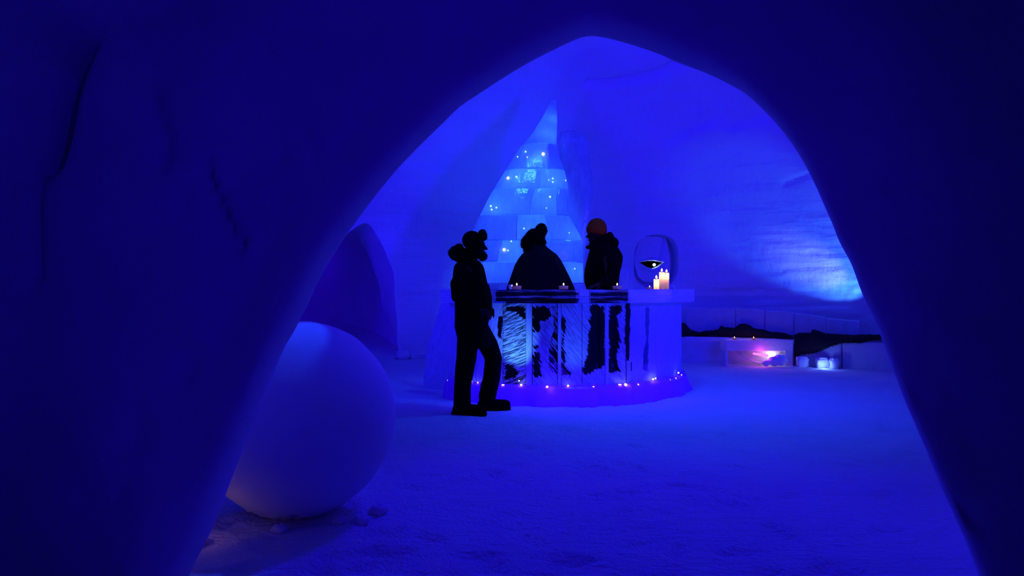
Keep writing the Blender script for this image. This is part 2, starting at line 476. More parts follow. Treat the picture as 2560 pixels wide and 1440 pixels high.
# niche of the carved mask
mk_x, mk_D = 1636, wall_hit(1636)
def niche_ring(t, g):
    out = []
    for k in range(28):
        a_ = 2*math.pi*k/28
        ca, sa = math.cos(a_), math.sin(a_)
        q = P(mk_x, 655, mk_D)+Vector((math.copysign(abs(ca)**.8, ca)*.385*g, t, math.copysign(abs(sa)**.75, sa)*.475*g))
        out.append(q)
    return out
nc = MB(); nc.loft([niche_ring(-.5, 1.0), niche_ring(0, 1.0), niche_ring(.13, .95)])
ncm = nc.mesh('cutter2')
def fixn(m_):
    bm = bmesh.new(); bm.from_mesh(m_); bmesh.ops.recalc_face_normals(bm, faces=bm.faces); bm.to_mesh(m_); bm.free()
for m_ in (me, cm, ncm): fixn(m_)
c1 = bpy.data.objects.new('c1', cm); c2 = bpy.data.objects.new('c2', ncm); COL.objects.link(c1); COL.objects.link(c2)
def st(o):
    for c_ in (c1, c2):
        m_ = o.modifiers.new('b', 'BOOLEAN'); m_.operation = 'DIFFERENCE'; m_.object = c_; m_.solver = 'EXACT'
me = evaluated(me, st)
for c_ in (c1, c2): COL.objects.unlink(c_); bpy.data.objects.remove(c_)
bm = bmesh.new(); bm.from_mesh(me)
bmesh.ops.bisect_plane(bm, geom=bm.verts[:]+bm.edges[:]+bm.faces[:], plane_co=(0, 2.98, 0), plane_no=(0, -1, 0), clear_outer=True)
bm.to_mesh(me); bm.free()
dome = struct(link('wall_back', me, M_dome))
# smooth shading only where faces are nearly coplanar
me.set_sharp_from_angle(angle=math.radians(50))

# dark passage beyond the opening
mb = MB(); c0 = Vector((-2.95, 11.45, .9)); side = Vector((DOOR_DIR.y, -DOOR_DIR.x, 0))
rings = []
for t, r in ((.45, 1.75), (1.4, 1.8), (2.4, 1.8), (3.6, 1.6), (4.6, .9), (4.9, .2)):
    ring = []
    for k in range(40):
        a_ = 2*math.pi*k/40
        q = c0+DOOR_DIR*t+side*(math.cos(a_)*r-.3*t*.3)+Vector((0, 0, math.sin(a_)*r))
        q += (q-c0).normalized()*.12*noise.noise(q*1.1); q.z = max(q.z, -.12); ring.append(q)
    rings.append(ring)
mb.loft(rings, caps=False)
struct(obj('wall_passage', mb, M_pass))

# ------------------------------------------------------------------ near arch and entrance tunnel
ARCH = [(440,1510),(470,1440),(530,1318),(580,1190),(612,1110),(645,1030),(700,890),(738,820),(768,760),(800,692),(848,612),(890,552),(925,505),(960,460),(1005,408),(1060,352),(1105,308),(1150,265),(1205,228),(1260,192),(1320,156),(1380,125),(1430,101),(1462,90),(1500,90),(1560,104),(1640,130),(1700,156),(1760,178),(1820,206),(1870,236),(1912,275),(1950,316),(1985,362),(2015,411),(2040,460),(2062,510),(2085,562),(2102,605),(2132,662),(2160,738),(2190,802),(2215,868),(2235,922),(2260,990),(2290,1060),(2320,1130),(2348,1200),(2380,1270),(2412,1342),(2450,1440),(2476,1510)]
DA = 2.95
arch = [P(x, y, DA) for x, y in ARCH]
arch = [Vector((arch[0].x-.06, DA, -.15))]+arch+[Vector((arch[-1].x+.06, DA, -.15))]
dense = []
for i in range(len(arch)-1):
    p0, p1, p2, p3 = arch[max(0, i-1)], arch[i], arch[i+1], arch[min(len(arch)-1, i+2)]
    for k in range(5):
        t = k/5
        dense.append(.5*((2*p1)+(p2-p0)*t+(2*p0-5*p1+4*p2-p3)*t*t+(3*p1-p0-3*p2+p3)*t**3))
dense.append(arch[-1])
AC = P(1440, 900, DA)
# profile: scale about the middle of the opening, distance from the camera plane
PROF = [(4.6,3.06),(3.2,3.06),(2.2,3.06),(1.5,3.06),(1.25,3.06),(1.12,3.05),(1.05,3.03),(1.015,3.0),(1.0,2.96),(1.0,2.92),(1.004,2.875),(1.011,2.835),(1.021,2.808),(1.034,2.794),(1.055,2.787),(1.085,2.783)]
k_ = 1.12
while k_ < 2.0: PROF.append((k_, 2.78-.05*(k_-1.1)-.25*max(0, k_-1.35)**2)); k_ += .013
PROF += [(2.1,2.3),(2.25,2.0),(2.35,1.4),(2.35,.6),(2.3,-.6),(2.2,-2.0),(1.8,-2.9),(1.0,-3.2),(.05,-3.3)]
def W(px, py, D=2.76): q = P(px, py, D); return (q.x, q.z)
G1 = [W(x, y) for x, y in ((290,-80),(262,10),(225,110),(185,210),(150,300),(120,400))]
G2 = [W(x, y) for x, y in ((505,415),(512,460),(535,520),(560,575),(588,612))]
G3 = [W(x, y) for x, y in ((370,255),(385,300),(398,350),(392,400))]
G4 = [W(x, y) for x, y in ((80,700),(85,620),(82,470))]
G5 = [W(x, y) for x, y in ((745,330),(790,385))]
SPOTS = [W(x, y)+(r,) for x, y, r in ((440,500,.035),(600,318,.02),(690,392,.03),(565,452,.03),(735,322,.02),(585,140,.03),(395,30,.04),(450,930,.05),(640,905,.03),(330,1090,.06),(2330,1000,.05),(2300,470,.03),(2200,462,.012),(500,1100,.03),(310,1230,.03),(2480,1300,.05))]
def arch_noise(q, k):
    a_ = min(1, max(0, (k-1.0)*6))
    off = (.10*noise.noise(q*1.4)+.045*noise.noise(q*3.1)+.008*noise.noise(q*8))*a_+.004*noise.noise(q*6)
    if q.y > 2.2 and k > 1.05:
        gx, gz = q.x*2.76/q.y, H+(q.z-H)*2.76/q.y
        off -= .24*math.exp(-(seg_d(gx, gz, G1)/.032)**2)
        off -= .07*math.exp(-(seg_d(gx, gz, G2)/.022)**2)-.03*math.exp(-(seg_d(gx-.03, gz, G2)/.03)**2)
        off -= .05*math.exp(-(seg_d(gx, gz, G3)/.04)**2)+.05*math.exp(-(seg_d(gx, gz, G4)/.03)**2)
        off -= .03*math.exp(-(seg_d(gx, gz, G5)/.015)**2)
        for x, z, r in SPOTS: off -= .8*r*math.exp(-((gx-x)**2+(gz-z)**2)/r**2)
    return off
mb = MB(); rings = []
for k, y in PROF:
    ring = []
    for s in dense:
        q = AC+(s-AC)*k; q.y = y
        if k > 1 and q.z < 0 : q.z = max(q.z, -.3)
        if y < 2.9: q.y -= arch_noise(q, k)
        wr = min(1, max(0, (s.x-.3)/.7)); q.x -= wr*min(.16, max(0, 2.95-y))*.6
        ring.append(q)
    rings.append(ring)
mb.loft(rings, caps=False, closed=False)
struct(obj('wall_front', mb, M_arch))

# ------------------------------------------------------------------ floor
prints = []
for i in range(420):
    y = 2.2+9*random.random()**1.8; x = random.uniform(-.5, .75)*y*1.1
    prints.append((x, y, random.uniform(0, math.pi), random.uniform(.7, 1.2), random.uniform(.012, .036)))
cell = {}
for p_ in prints:
    for i in range(-1, 2):
        for j in range(-1, 2): cell.setdefault((int(math.floor(p_[0]/.4))+i, int(math.floor(p_[1]/.4))+j), []).append(p_)
def floor_z(x, y):
    q = Vector((x, y, 0)); z = .014*noise.noise(q*.9)+.009*noise.noise(q*2.7)+.005*noise.noise(Vector((x*6, y*9, 1)))
    for px, py, a_, s_, d_ in cell.get((int(math.floor(x/.4)), int(math.floor(y/.4))), ()):
        dx, dy = x-px, y-py; u = (dx*math.cos(a_)+dy*math.sin(a_))/(.13*s_); v = (-dx*math.sin(a_)+dy*math.cos(a_))/(.05*s_)
        e = u*u+v*v
        if e < 4: z += -d_*math.exp(-e)+d_*.5*math.exp(-((e-1.6)/.5)**2)
    # snow drifting up at the foot of the back wall
    rr = math.hypot((x-EX)/RX, (y-EY)/RY)
    if y > 9 and rr > .93: z += .9*(rr-.93)
    # trough under the ball
    return z
xs = []; x = -7.5
while x < 9.2: xs.append(x); x += .035 if -2.6 < x < 5.2 else .12
ys = []; y = -3.2
while y < 15.5:
    ys.append(y); y += .3 if y < 1.8 else (.03 if y < 5 else (.05 if y < 9 else .08))
mb = MB(); idx = [[mb.vert((x, y, floor_z(x, y))) for x in xs] for y in ys]
for i in range(len(ys)-1):
    for j in range(len(xs)-1): mb.f.append((idx[i][j], idx[i][j+1], idx[i+1][j+1], idx[i+1][j]))
struct(obj('floor', mb, M_floor))

# ------------------------------------------------------------------ snow ball
BC = Vector((-1.165, 3.92, .515)); BR = .525
mb = MB(); rings = []
nu, nv = 96, 64
for i in range(nv+1):
    th = math.pi*(i+.01)/(nv+.02); ring = []
    for j in range(nu):
        ph = 2*math.pi*j/nu
        u = Vector((math.sin(th)*math.cos(ph), math.sin(th)*math.sin(ph), -math.cos(th)))
        r = BR*(1+.012*noise.noise(u*1.6)+.006*noise.noise(u*5))
        # shallow worn dish on the top
        dd = (u-Vector((-.10, -.28, .95)).normalized()).length
        r -= .012*max(0, 1-(dd/.36)**4)
        if u.z < -.85: r += .02*noise.noise(u*14)
        ring.append(BC+u*r)
    rings.append(ring)
mb.loft(rings)
o = obj('snow_ball', mb, M_ball); tag(o, 'huge round ball of packed snow standing on the floor beside the archway', 'snow ball')
for i, (px, py, D, r) in enumerate(((850,1283,3.72,.028),(905,1268,3.75,.035),(700,1292,3.6,.03),(948,1262,3.9,.04))):
    c_ = P(px, py, D); c_.z = floor_z(c_.x, c_.y)+r*.45
    mb = MB(); mb.ell(c_, (r*1.3, r, r*.8), jit=.5)
    o = obj('snow_lump', mb, M_ball)
    tag(o, ['snow lump on the floor right under the middle of the snow ball', 'snow lump under the right side of the snow ball', 'snow lump under the left half of the snow ball', 'snow lump on the floor just right of the snow ball'][i], 'snow lump', 'crumbled lumps around the snow ball')
# snow chunks at the right foot of the passage opening
for i, (px, py, r) in enumerate(((1006,880,.085),(1034,898,.05),(1062,905,.04))):
    D = wall_hit(px)-.22; c_ = P(px, py, D)
    if i: c_.z = floor_z(c_.x, c_.y)+r*.5
    else: c_.z = floor_z(c_.x, c_.y)+r*.7
    mb = MB(); mb.ell(c_, (r*1.4, r, r), jit=.6)
    tag(obj('snow_chunk', mb, M_ball), ['rough snow chunk at the right foot of the dark passage', 'small snow chunk between passage foot and bar', 'smallest snow chunk, closest to the bar end'][i], 'snow chunk', 'snow chunks by the passage opening')

# ------------------------------------------------------------------ candles
def flame_mb(z, s):
    m = MB(); L = []
    for t, r in ((0, .35), (.15, .75), (.35, 1), (.6, .75), (.8, .4), (1, .06)): L.append((0, 0, z+t*3.2*s, r*s, r*s))
    m.erings(L, 12); return m
def cyl(r0, r1, z0, z1, seg=24, lip=0):
    m = MB()
    L = [(0,0,z0,r0*.9,r0*.9), (0,0,z0+.002,r0,r0), (0,0,z1-.002,r1,r1), (0,0,z1,r1*.94,r1*.94)]
    if lip: L += [(0,0,z1,r1*.85,r1*.85), (0,0,z1-lip,r1*.7,r1*.7)]
    m.erings(L, seg); return m
def make_tea():
    r = bpy.data.objects.new('tea_light', None); COL.objects.link(r)
    obj('cup', cyl(.046, .05, 0, .036, 24, .004), M_wax, r, local=True)
    obj('wax', cyl(.041, .041, .004, .034, 20, .003), M_wax, r, local=True)
    obj('wick', cyl(.002, .0015, .03, .042, 8), M_wick, r, local=True)
    obj('flame', flame_mb(.041, .0085), M_flame, r, local=True)
    return r
tea0 = make_tea(); tea_used = [0]
def tea(loc, label, group, power=.35, s=1):
    o = tea0 if not tea_used[0] else copy_tree(tea0)
    tea_used[0] = 1
    o.location = loc; o.scale = (s, s, s); tag(o, label, 'candle', group)
    lamp('tea_flame_light', 'POINT', (loc[0], loc[1], loc[2]+.085*s), power, (1, .42, .12), .012)
    return o
def pillar_candle(loc, r, h, label, power):
    e = empty('pillar_candle', loc, label, 'candle', 'thick candles on the bar')
    obj('wax', cyl(r, r, 0, h, 28, .012), M_wax, e, local=True)
    obj('wick', cyl(.002, .0015, h-.012, h+.008, 8), M_wick, e, local=True)
    obj('flame', flame_mb(h+.006, .0115), M_flame, e, local=True)
    lamp('candle_flame_light', 'POINT', (loc[0], loc[1], loc[2]+h+.022), power, (1, .5, .2), .012)
    # light that soaks down through the wax under the flame
    lamp('wax_glow_light', 'POINT', (loc[0], loc[1], loc[2]+h-.045), power*1.1, (1, .5, .2), .015)

# ------------------------------------------------------------------ ice bar
BX, BY, BR1 = .5, 9.1, 1.6
ZT0, ZT1 = 1.062, 1.205
def ring_az(px, R):
    """azimuth where the sight line of column px first meets the circle R round the bar's centre"""
    s = (px-1280)/F; a_ = s*s+1; b = -2*(s*BX+BY); c = BX*BX+BY*BY-R*R
    y = (-b-math.sqrt(max(0, b*b-4*a_*c)))/(2*a_)
    return math.atan2(y-BY, s*y-BX)
bar = empty('ice_bar', (BX, BY, 0), 'curved bar counter built of clear ice blocks in the middle of the snow floor', 'bar counter')
CLEAR = [
 [(1264,768),(1312,763),(1312,796),(1300,790),(1286,778),(1270,776)],
 [(1262,908),(1282,914),(1296,932),(1288,946),(1262,946)],
 [(1331,767),(1376,767),(1379,786),(1366,802),(1352,804),(1352,826),(1340,830),(1333,828)],
 [(1332,865),(1343,865),(1344,872),(1333,874)],
 [(1334,880),(1347,880),(1353,892),(1348,898),(1354,915),(1352,938),(1335,943)],
 [(1404,788),(1411,796),(1413,818),(1411,850),(1407,866),(1412,880),(1412,915),(1426,934),(1405,938)],
 [(1474,764),(1513,762),(1513,912),(1496,924),(1466,936),(1456,933),(1462,902),(1471,882),(1470,850),(1474,820)],
 [(1522,764),(1552,764),(1556,776),(1544,790),(1548,830),(1551,858),(1544,880),(1541,908),(1550,928),(1522,930)],
 [(1565,756),(1576,756),(1575,860),(1573,902),(1566,902),(1563,840)],
 [(1613,770),(1623,768),(1622,850),(1619,928),(1607,924),(1608,880),(1615,850)],
 [(1245,790),(1256,790),(1254,850),(1244,842)],
]
HALF = [[(1378,766),(1394,766),(1394,935),(1372,930),(1372,860),(1385,820)], [(1575,905),(1580,905),(1580,930),(1575,930)]]
def inpoly(x, y, pl):
    r = False; n = len(pl)
    for i in range(n):
        x0, y0 = pl[i]; x1, y1 = pl[(i+1) % n]
        if (y0 > y) != (y1 > y) and x < (x1-x0)*(y-y0)/(y1-y0)+x0: r = not r
    return r
def frost_at(px, py):
    best = 99
    for pl in CLEAR:
        d = seg_d(px, py, pl+[pl[0]])
        if inpoly(px, py, pl): d = -d
        best = min(best, d)
    f = max(-.25, min(1.25, .5+best*.055))
    for pl in HALF:
        if inpoly(px, py, pl): f = min(f, .45)
    return f
PZ0, PZ1 = .16, 1.060
def panel(px0, px1, m, name='ice_panel', proud=0, solid=None, label=None):
    a0, a1 = ring_az(px0, BR1), ring_az(px1, BR1)
    panel_az(a0, a1, m, name, proud, solid, label)
def panel_az(a0, a1, m, name='ice_panel', proud=0, solid=None, label=None):
    g = .0025
    def pt(a_, R): return Vector((BX+R*math.cos(a_), BY+R*math.sin(a_), 0))
    dp = .015 if name == 'corner_post' else .2; o0, o1, i0, i1 = pt(a0, BR1+proud), pt(a1, BR1+proud), pt(a0, BR1-dp), pt(a1, BR1-dp)
    t = (o1-o0).normalized()*g; o0 += t; i0 += t; o1 -= t; i1 -= t
    mb = MB(); wid = (o1-o0).length
    nx, nz = max(2, int(wid/.012)), 84
    G = []
    for i in range(nz+1):
        row = []
        z = PZ0+(PZ1-PZ0)*i/nz
        for j in range(nx+1):
            q = o0.lerp(o1, j/nx); q.z = z
            f = solid if solid is not None else frost_at(1280+F*q.x/q.y, 720-F*(z-H)/q.y)
            row.append(mb.vert(q, f))
        G.append(row)
    for i in range(nz):
        for j in range(nx): mb.f.append((G[i][j], G[i][j+1], G[i+1][j+1], G[i+1][j]))
    s_ = -1 if solid is None else solid
    B = [mb.vert((q.x, q.y, z), s_) for q in (o0, o1, i1, i0) for z in (PZ0, PZ1)]
    for f in ((2,3,5,4),(4,5,7,6),(6,7,1,0),(1,7,5,3),(0,2,4,6)): mb.f.append(tuple(B[k] for k in f))
    o = obj(name, mb, m, bar, smooth=False, attr=True)
    if label: o['label'] = label
    return o
for px0, px1, m, nm, pr, so, lb in (
    (1190,1257,M_pan_s,'ice_panel',0,None,None),
    (1257,1315,M_pan_r,'ice_panel',0,None,'ice panel with bright slanting scratches'),
    (1315,1331,M_pan_s,'corner_post',.012,None,None),
    (1331,1394,M_pan_f,'ice_panel',0,None,'ice panel with dark see-through patches'),
    (1394,1403,M_pan_s,'corner_post',.012,1.2,None),
    (1403,1455,M_pan_f,'ice_panel',0,None,'ice panel covered in feathered frost'),
    (1455,1513,M_pan_f,'ice_panel',0,None,'ice panel with one broad dark clear patch'),
    (1513,1521,M_pan_s,'corner_post',.012,1.2,None),
    (1521,1565,M_pan_f,'ice_panel',0,None,'ice panel dark on its left half'),
    (1565,1577,M_pan_s,'corner_post',.006,None,'narrow clear dark ice strip'),
    (1577,1640,M_pan_s,'ice_panel',0,None,None)):
    panel(px0, px1, m, nm, pr, so, lb)
aR = ring_az(1640, BR1)
for k in range(3): panel_az(aR+(0.03-aR)*k/3, aR+(0.03-aR)*(k+1)/3, M_pan_s, solid=1.2)
aL = ring_az(1190, BR1); aLe = ring_az(1118, BR1)
panel_az(aLe, aL, M_pan_s, solid=1.2)
# flared ice wing at the left end
mb = MB()
rings = []
for z, x0, w_ in ((.0,-1.08,.3),(.2,-1.07,.29),(.45,-1.03,.28),(.7,-.97,.24),(.9,-.90,.18),(1.04,-.86,.14)):
    rings.append([Vector((x0, 8.75, z)), Vector((x0+w_, 8.5, z)), Vector((x0+w_, 8.7, z)), Vector((x0+.05, 8.95, z))])
mb.loft(rings)
mb.a = [1.2 if (i % 4) == 9 else .62 for i in range(len(mb.v))]
obj('side_wing', mb, M_pan_s, bar, smooth=False, attr=True)['label'] = 'flared ice wing at the left end'
# added black backing that gives the clear ice its dark patches
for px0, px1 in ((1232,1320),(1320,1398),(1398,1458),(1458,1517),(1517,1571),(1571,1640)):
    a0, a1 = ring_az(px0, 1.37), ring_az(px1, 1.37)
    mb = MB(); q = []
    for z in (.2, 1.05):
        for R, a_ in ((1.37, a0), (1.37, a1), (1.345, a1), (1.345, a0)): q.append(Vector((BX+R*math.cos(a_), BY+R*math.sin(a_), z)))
    mb.hexa(q); obj('dark_backing', mb, M_backing, bar, smooth=False)['label'] = 'added black backing seen through clear ice'
# counter top in segments
def slab_frost(px, py):
    if 1232 < px < 1448 or 1476 < px < 1571:
        band = .5+.5*math.sin((py-724)*2*math.pi/14.5)
        f = .08+.42*band
        if px > 1470: f -= .2
        if py > 752: f = .15
        if px > 1440 or px < 1240: f += .2
        return f
    return .72 if 1448 <= px <= 1476 else 1.5
def slab(a0, a1, m, z0=ZT0, z1=ZT1):
    n = max(2, int((a1-a0)/.006)); nz = 12; mb = MB(); ro, ri = 1.75, 1.22
    g = .0015
    G = []
    for i in range(nz+1):
        z = z0+(z1-z0)*i/nz; row = []
        for j in range(n+1):
            a_ = a0+g+(a1-a0-2*g)*j/n; q = Vector((BX+ro*math.cos(a_), BY+ro*math.sin(a_), z))
            row.append(mb.vert(q, slab_frost(1280+F*q.x/q.y, 720-F*(z-H)/q.y)))
        G.append(row)
    for i in range(nz):
        for j in range(n): mb.f.append((G[i][j], G[i][j+1], G[i+1][j+1], G[i+1][j]))
    I = []
    for z in (z0, z1):
        I.append([mb.vert((BX+ri*math.cos(a0+g+(a1-a0-2*g)*j/n), BY+ri*math.sin(a0+g+(a1-a0-2*g)*j/n), z), -1) for j in range(n+1)])
        # top and underside carry their own rim so that only the outer face is frosted
    T = []
    for z in (z0, z1):
        T.append([mb.vert((BX+ro*math.cos(a0+g+(a1-a0-2*g)*j/n), BY+ro*math.sin(a0+g+(a1-a0-2*g)*j/n), z), .66 if z == z1 else .2) for j in range(n+1)])
    for j in range(n):
        mb.f.append((I[0][j+1], I[0][j], I[1][j], I[1][j+1]))
        mb.f.append((T[1][j], T[1][j+1], I[1][j+1], I[1][j]))
        mb.f.append((T[0][j+1], T[0][j], I[0][j], I[0][j+1]))
    for j in (0, n):
        e = [mb.vert(mb.v[q], -1) for q in (T[0][j], T[1][j], I[1][j], I[0][j])]; mb.f.append(tuple(e))
    return obj('counter_slab', mb, m, bar, smooth=False, attr=True)
cuts = [ring_az(1100, 1.75), ring_az(1236, 1.75), ring_az(1449, 1.75), ring_az(1474, 1.75), ring_az(1572, 1.75), ring_az(1680, 1.75), .06]
for i, (a0, a1) in enumerate(zip(cuts, cuts[1:])): slab(a0, a1, M_slab)
for px0, px1 in ((1240, 1447), (1476, 1571)):  # added strips that darken two spans of the counter ice
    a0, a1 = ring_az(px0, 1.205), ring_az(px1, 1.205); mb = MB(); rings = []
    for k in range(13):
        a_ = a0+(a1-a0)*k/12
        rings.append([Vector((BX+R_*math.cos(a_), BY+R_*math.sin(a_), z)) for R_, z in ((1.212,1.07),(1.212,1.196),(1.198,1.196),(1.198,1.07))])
    mb.loft(rings); obj('dark_backing', mb, M_backing, bar, smooth=False)['label'] = 'added dark strip behind the clear counter ice'
# plinth
mb = MB(); rings = []
n = 90; a0, a1 = ring_az(1112, 1.72)-.05, .14
for j in range(n+1):
    a_ = a0+(a1-a0)*j/n; c_, s_ = math.cos(a_), math.sin(a_)
    nn = .07*noise.noise(Vector((a_*6, 0, 0)))+.05*noise.noise(Vector((a_*20, 0, 4)))
    rings.append([Vector((BX+R*c_, BY+R*s_, z)) for R, z in ((1.3,-.05),(1.3,.19),(1.52,.21),(1.63,.205),(1.66,.16),(1.68+nn*.4,.08),(1.70+nn*.8,.02),(1.72+nn,-.05))])
mb.loft(rings)
obj('plinth', mb, M_ice_base, bar)['label'] = 'snowy ice plinth under the bar'
# lamps frozen into the foot of the bar
led0 = None
for px, py, s in ((1120,951,.5),(1180,953,.55),(1195,956,.7),(1258,962,.9),(1298,952,.8),(1303,962,1.1),(1368,967,1.35),(1377,977,1.2),(1420,964,1.0),(1483,967,.8),(1549,961,.9),(1563,962,1.5),(1570,966,1.4),(1594,962,1.2),(1632,948,1.1),(1638,946,1.0),(1674,950,.7),(1688,946,1.0),(1695,932,1.1),(1703,937,.6)):
    a_ = ring_az(px, 1.63); q = Vector((BX+1.635*math.cos(a_), BY+1.635*math.sin(a_), 0)); q.z = H-(py-720)/F*q.y
    mb = MB(); wx, wz = {1377: (2.6, .5), 1549: (2.2, .45), 1258: (2, .5), 1563: (1.3, 1.2), 1483: (1.5, .7)}.get(px, (1, 1)); mb.ell((0,0,0), (.0085*s*wx, .0085*s, .008*s*wz), nu=12, nv=8)
    m_ = M_ledwarm if px in (1483,1549,1377) else M_led
    obj('foot_lamp', mb, m_, bar, local=True).location = q-Vector((BX, BY, 0))
for px, pw in ((1298,1.8),(1372,1.9),(1420,1.5),(1483,1.5),(1560,1.9),(1634,1.8),(1690,1.7),(1195,1.4)):
    a_ = ring_az(px, 1.8); lamp('foot_lamp_light', 'POINT', (BX+1.86*math.cos(a_), BY+1.86*math.sin(a_), .3), pw, (.03, .0, 1.0), .06)
# cool light that strikes the scratched panel
def foot(px, Rr, z): a_ = ring_az(px, Rr); return (BX+Rr*math.cos(a_), BY+Rr*math.sin(a_), z)
lamp('panel_light', 'SPOT', foot(1285, 2.0, .22), 44, (.07, .27, 1), .03, tuple(P(1288, 845, 7.6)), 52, .9)
lamp('panel_light', 'SPOT', foot(1440, 2.0, .22), 9, (.04, .2, 1), .03, tuple(P(1440, 845, 7.55)), 60, 1.0)

# things on the bar
def on_bar(px, R=1.62):
    a_ = ring_az(px, R); return (BX+R*math.cos(a_), BY+R*math.sin(a_), ZT1+.001)
tea(on_bar(1292), 'small round candle on the bar below the left part of the wide dark coat', 'round candles on the bar')
tea(on_bar(1409), 'small round candle on the bar below the right part of the wide dark coat', 'round candles on the bar')
tea(on_bar(1543), 'small round candle on the bar in front of the person in an orange beanie', 'round candles on the bar', .5)
q = on_bar(1624, 1.55); tea(q, 'tiny low candle just left of the three thick candles', 'round candles on the bar', .25, .6)
for px, R, r, h, lb in ((1641,1.6,.030,.113,'short thick candle, lowest of the three thick candles on the bar'),(1654.5,1.5,.030,.196,'tall thick candle standing between the short one and the other tall one'),(1667.5,1.42,.031,.2,'tall thick candle at the right end of the three thick candles')):
    pillar_candle(on_bar(px, R), r, h, lb, .42)
def tumbler(loc, r, h, label):
    e = empty('drinking_glass', loc, label, 'glass')
    m = MB(); m.erings([(0,0,0,r*.8,r*.8),(0,0,h,r,r),(0,0,h,r*.92,r*.92),(0,0,h*.15,r*.74,r*.74)], 20)
    obj('tumbler', m, M_glass, e, local=True)
tumbler(on_bar(1277, 1.6), .026, .05, 'small drinking glass beside the first candle at the left of the bar')
tumbler(on_bar(1714, 1.5), .02, .045, 'tiny glass standing alone at the right end of the bar')

# ------------------------------------------------------------------ ice sculpture
SD = 10.75
sc = empty('ice_sculpture', (P(1320, 720, SD).x, SD, 0), 'tall glowing flame-shaped sculpture of stacked ice blocks behind the bar', 'ice sculpture')
LE = [(252,1378),(300,1352),(340,1327),(370,1300),(420,1268),(490,1225),(555,1192),(600,1172),(660,1150),(720,1130),(920,1085)]
RE = [(252,1392),(300,1393),(360,1391),(385,1394),(420,1409),(450,1416),(475,1420),(500,1416),(540,1422),(600,1455),(720,1458),(920,1465)]
def thick(py): return lin(py, [(250,.035),(300,.09),(362,.16),(540,.26),(720,.34),(920,.36)])
def block(mb, y0, y1, f0, f1, gap=1.2):
    nx = 7; rows = []
    ny = max(2, int((y1-y0)/12))
    for i in range(ny+1):
        py = y0+gap+(y1-y0-2*gap)*i/ny; l, r = lin(py, LE), lin(py, RE)
        a_, b_ = l+(r-l)*f0+(gap*.7 if f0 > 0 else 0), l+(r-l)*f1-(gap*.7 if f1 < 1 else 0)
        ring = []
        T = thick(py); ins = .85 if i in (0, ny) else 1
        for sgn in (-1, 1):
            for j in range(nx+1):
                jj = j if sgn < 0 else nx-j
                px = a_+(b_-a_)*jj/nx; u = (px-(l+r)/2)/max(1, (r-l)/2)
                th = T*max(.06, (1-abs(u)**3))**.5
                if jj in (0, nx): th *= .93
                p = P(px, py, SD); p.y += sgn*th*(1 if ins == 1 else .985)
                ring.append(p)
        rows.append(ring)
    mb.loft(rows)
mb = MB()
# smooth carved tip
rows = []
for py in (251, 254, 260, 275, 300, 330, 361):
    l, r = lin(py, LE), lin(py, RE); T = thick(py)
    if py == 251: l, r = 1383, 1388
    ring = []
    for k in range(18):
        a_ = 2*math.pi*k/18; p = P((l+r)/2+(r-l)/2*math.cos(a_), py, SD); p.y += T*math.sin(a_); ring.append(p)
    rows.append(ring)
mb.loft(rows)
obj('carved_tip', mb, M_ice_lit, sc)['label'] = 'paler clear tip'
mb = MB()
for y0, y1, js in ((362,426,(0,.72,1)),(426,474,(0,.62,1)),(474,540,(0,.55,.86,1)),(540,603,(0,.42,.72,1)),(603,656,(0,.3,.68,1)),(656,708,(0,.5,1)),(708,775,(0,.35,.7,1)),(775,845,(0,.5,1)),(845,919,(0,.33,.66,1))):
    for f0, f1 in zip(js, js[1:]): block(mb, y0, y1, f0, f1)
obj('flame_body', mb, M_ice_lit, sc, smooth=False, bevel=.008)
# thinner unlit lobe behind, on the right
LOBE_L = [(330,1398),(345,1396),(420,1402),(540,1415),(920,1430)]
LOBE_R = [(330,1440),(336,1458),(352,1467),(400,1475),(440,1481),(490,1482),(540,1477),(600,1467),(720,1456),(920,1452)]
mb = MB(); rows = []
for py in (328, 331, 336, 345, 360, 400, 440, 490, 540, 600, 660, 720, 800, 921):
    l, r = lin(py, LOBE_L), lin(py, LOBE_R)
    if py == 328: l, r = 1415, 1436
    T = .12 if py > 340 else .08
    ring = []
    for k in range(20):
        a_ = 2*math.pi*k/20; c_, s_ = math.cos(a_), math.sin(a_)
        p = P((l+r)/2+(r-l)/2*math.copysign(abs(c_)**.6, c_), py, SD+.5); p.y += T*math.copysign(abs(s_)**.6, s_); p.z = max(p.z, -.02); ring.append(p)
    rows.append(ring)
mb.loft(rows); obj('side_lobe', mb, M_ice_dim, sc)['label'] = 'thin unlit lobe on the right'
for px, py, s in ((1358,385,1.1),(1314,379,.7),(1318,393,.5),(1294,392,.6),(1270,445,1.0),(1291,442,.8),(1382,446,.6),(1382,455,.6),(1414,451,.6),(1375,492,.8),(1227,515,.8),(1229,524,.7),(1241,519,.7),(1310,571,.6),(1278,603,.6),(1260,624,1.0),(1270,626,.6),(1423,582,.4),(1372,450,.4),(1437,672,.5),(1366,520,.4)):
    l, r = lin(py, LE), lin(py, RE); u = (px-(l+r)/2)/((r-l)/2); th = thick(py)*max(.06, 1-abs(u)**3)**.5
    p = P(px, py, SD-th-.012); mb = MB(); mb.ell((0,0,0), (.018*s,.012,.018*s), nu=12, nv=8)
    obj('lamp', mb, M_led if s > .85 else M_blueled, sc, local=True).location = p-Vector(sc.location)
for px, py, pw in ((1380,300,1.2),(1368,340,2.5),(1345,395,4.5),(1300,450,6),(1375,450,4),(1360,500,4.5),(1250,525,6),(1330,570,6),(1270,620,6),(1420,600,5),(1230,680,5),(1420,680,6),(1340,640,5)):
    p = P(px, py, SD); lamp('ice_lamp_light', 'POINT', p, pw*.5, (.03, .19, 1.0), .05)

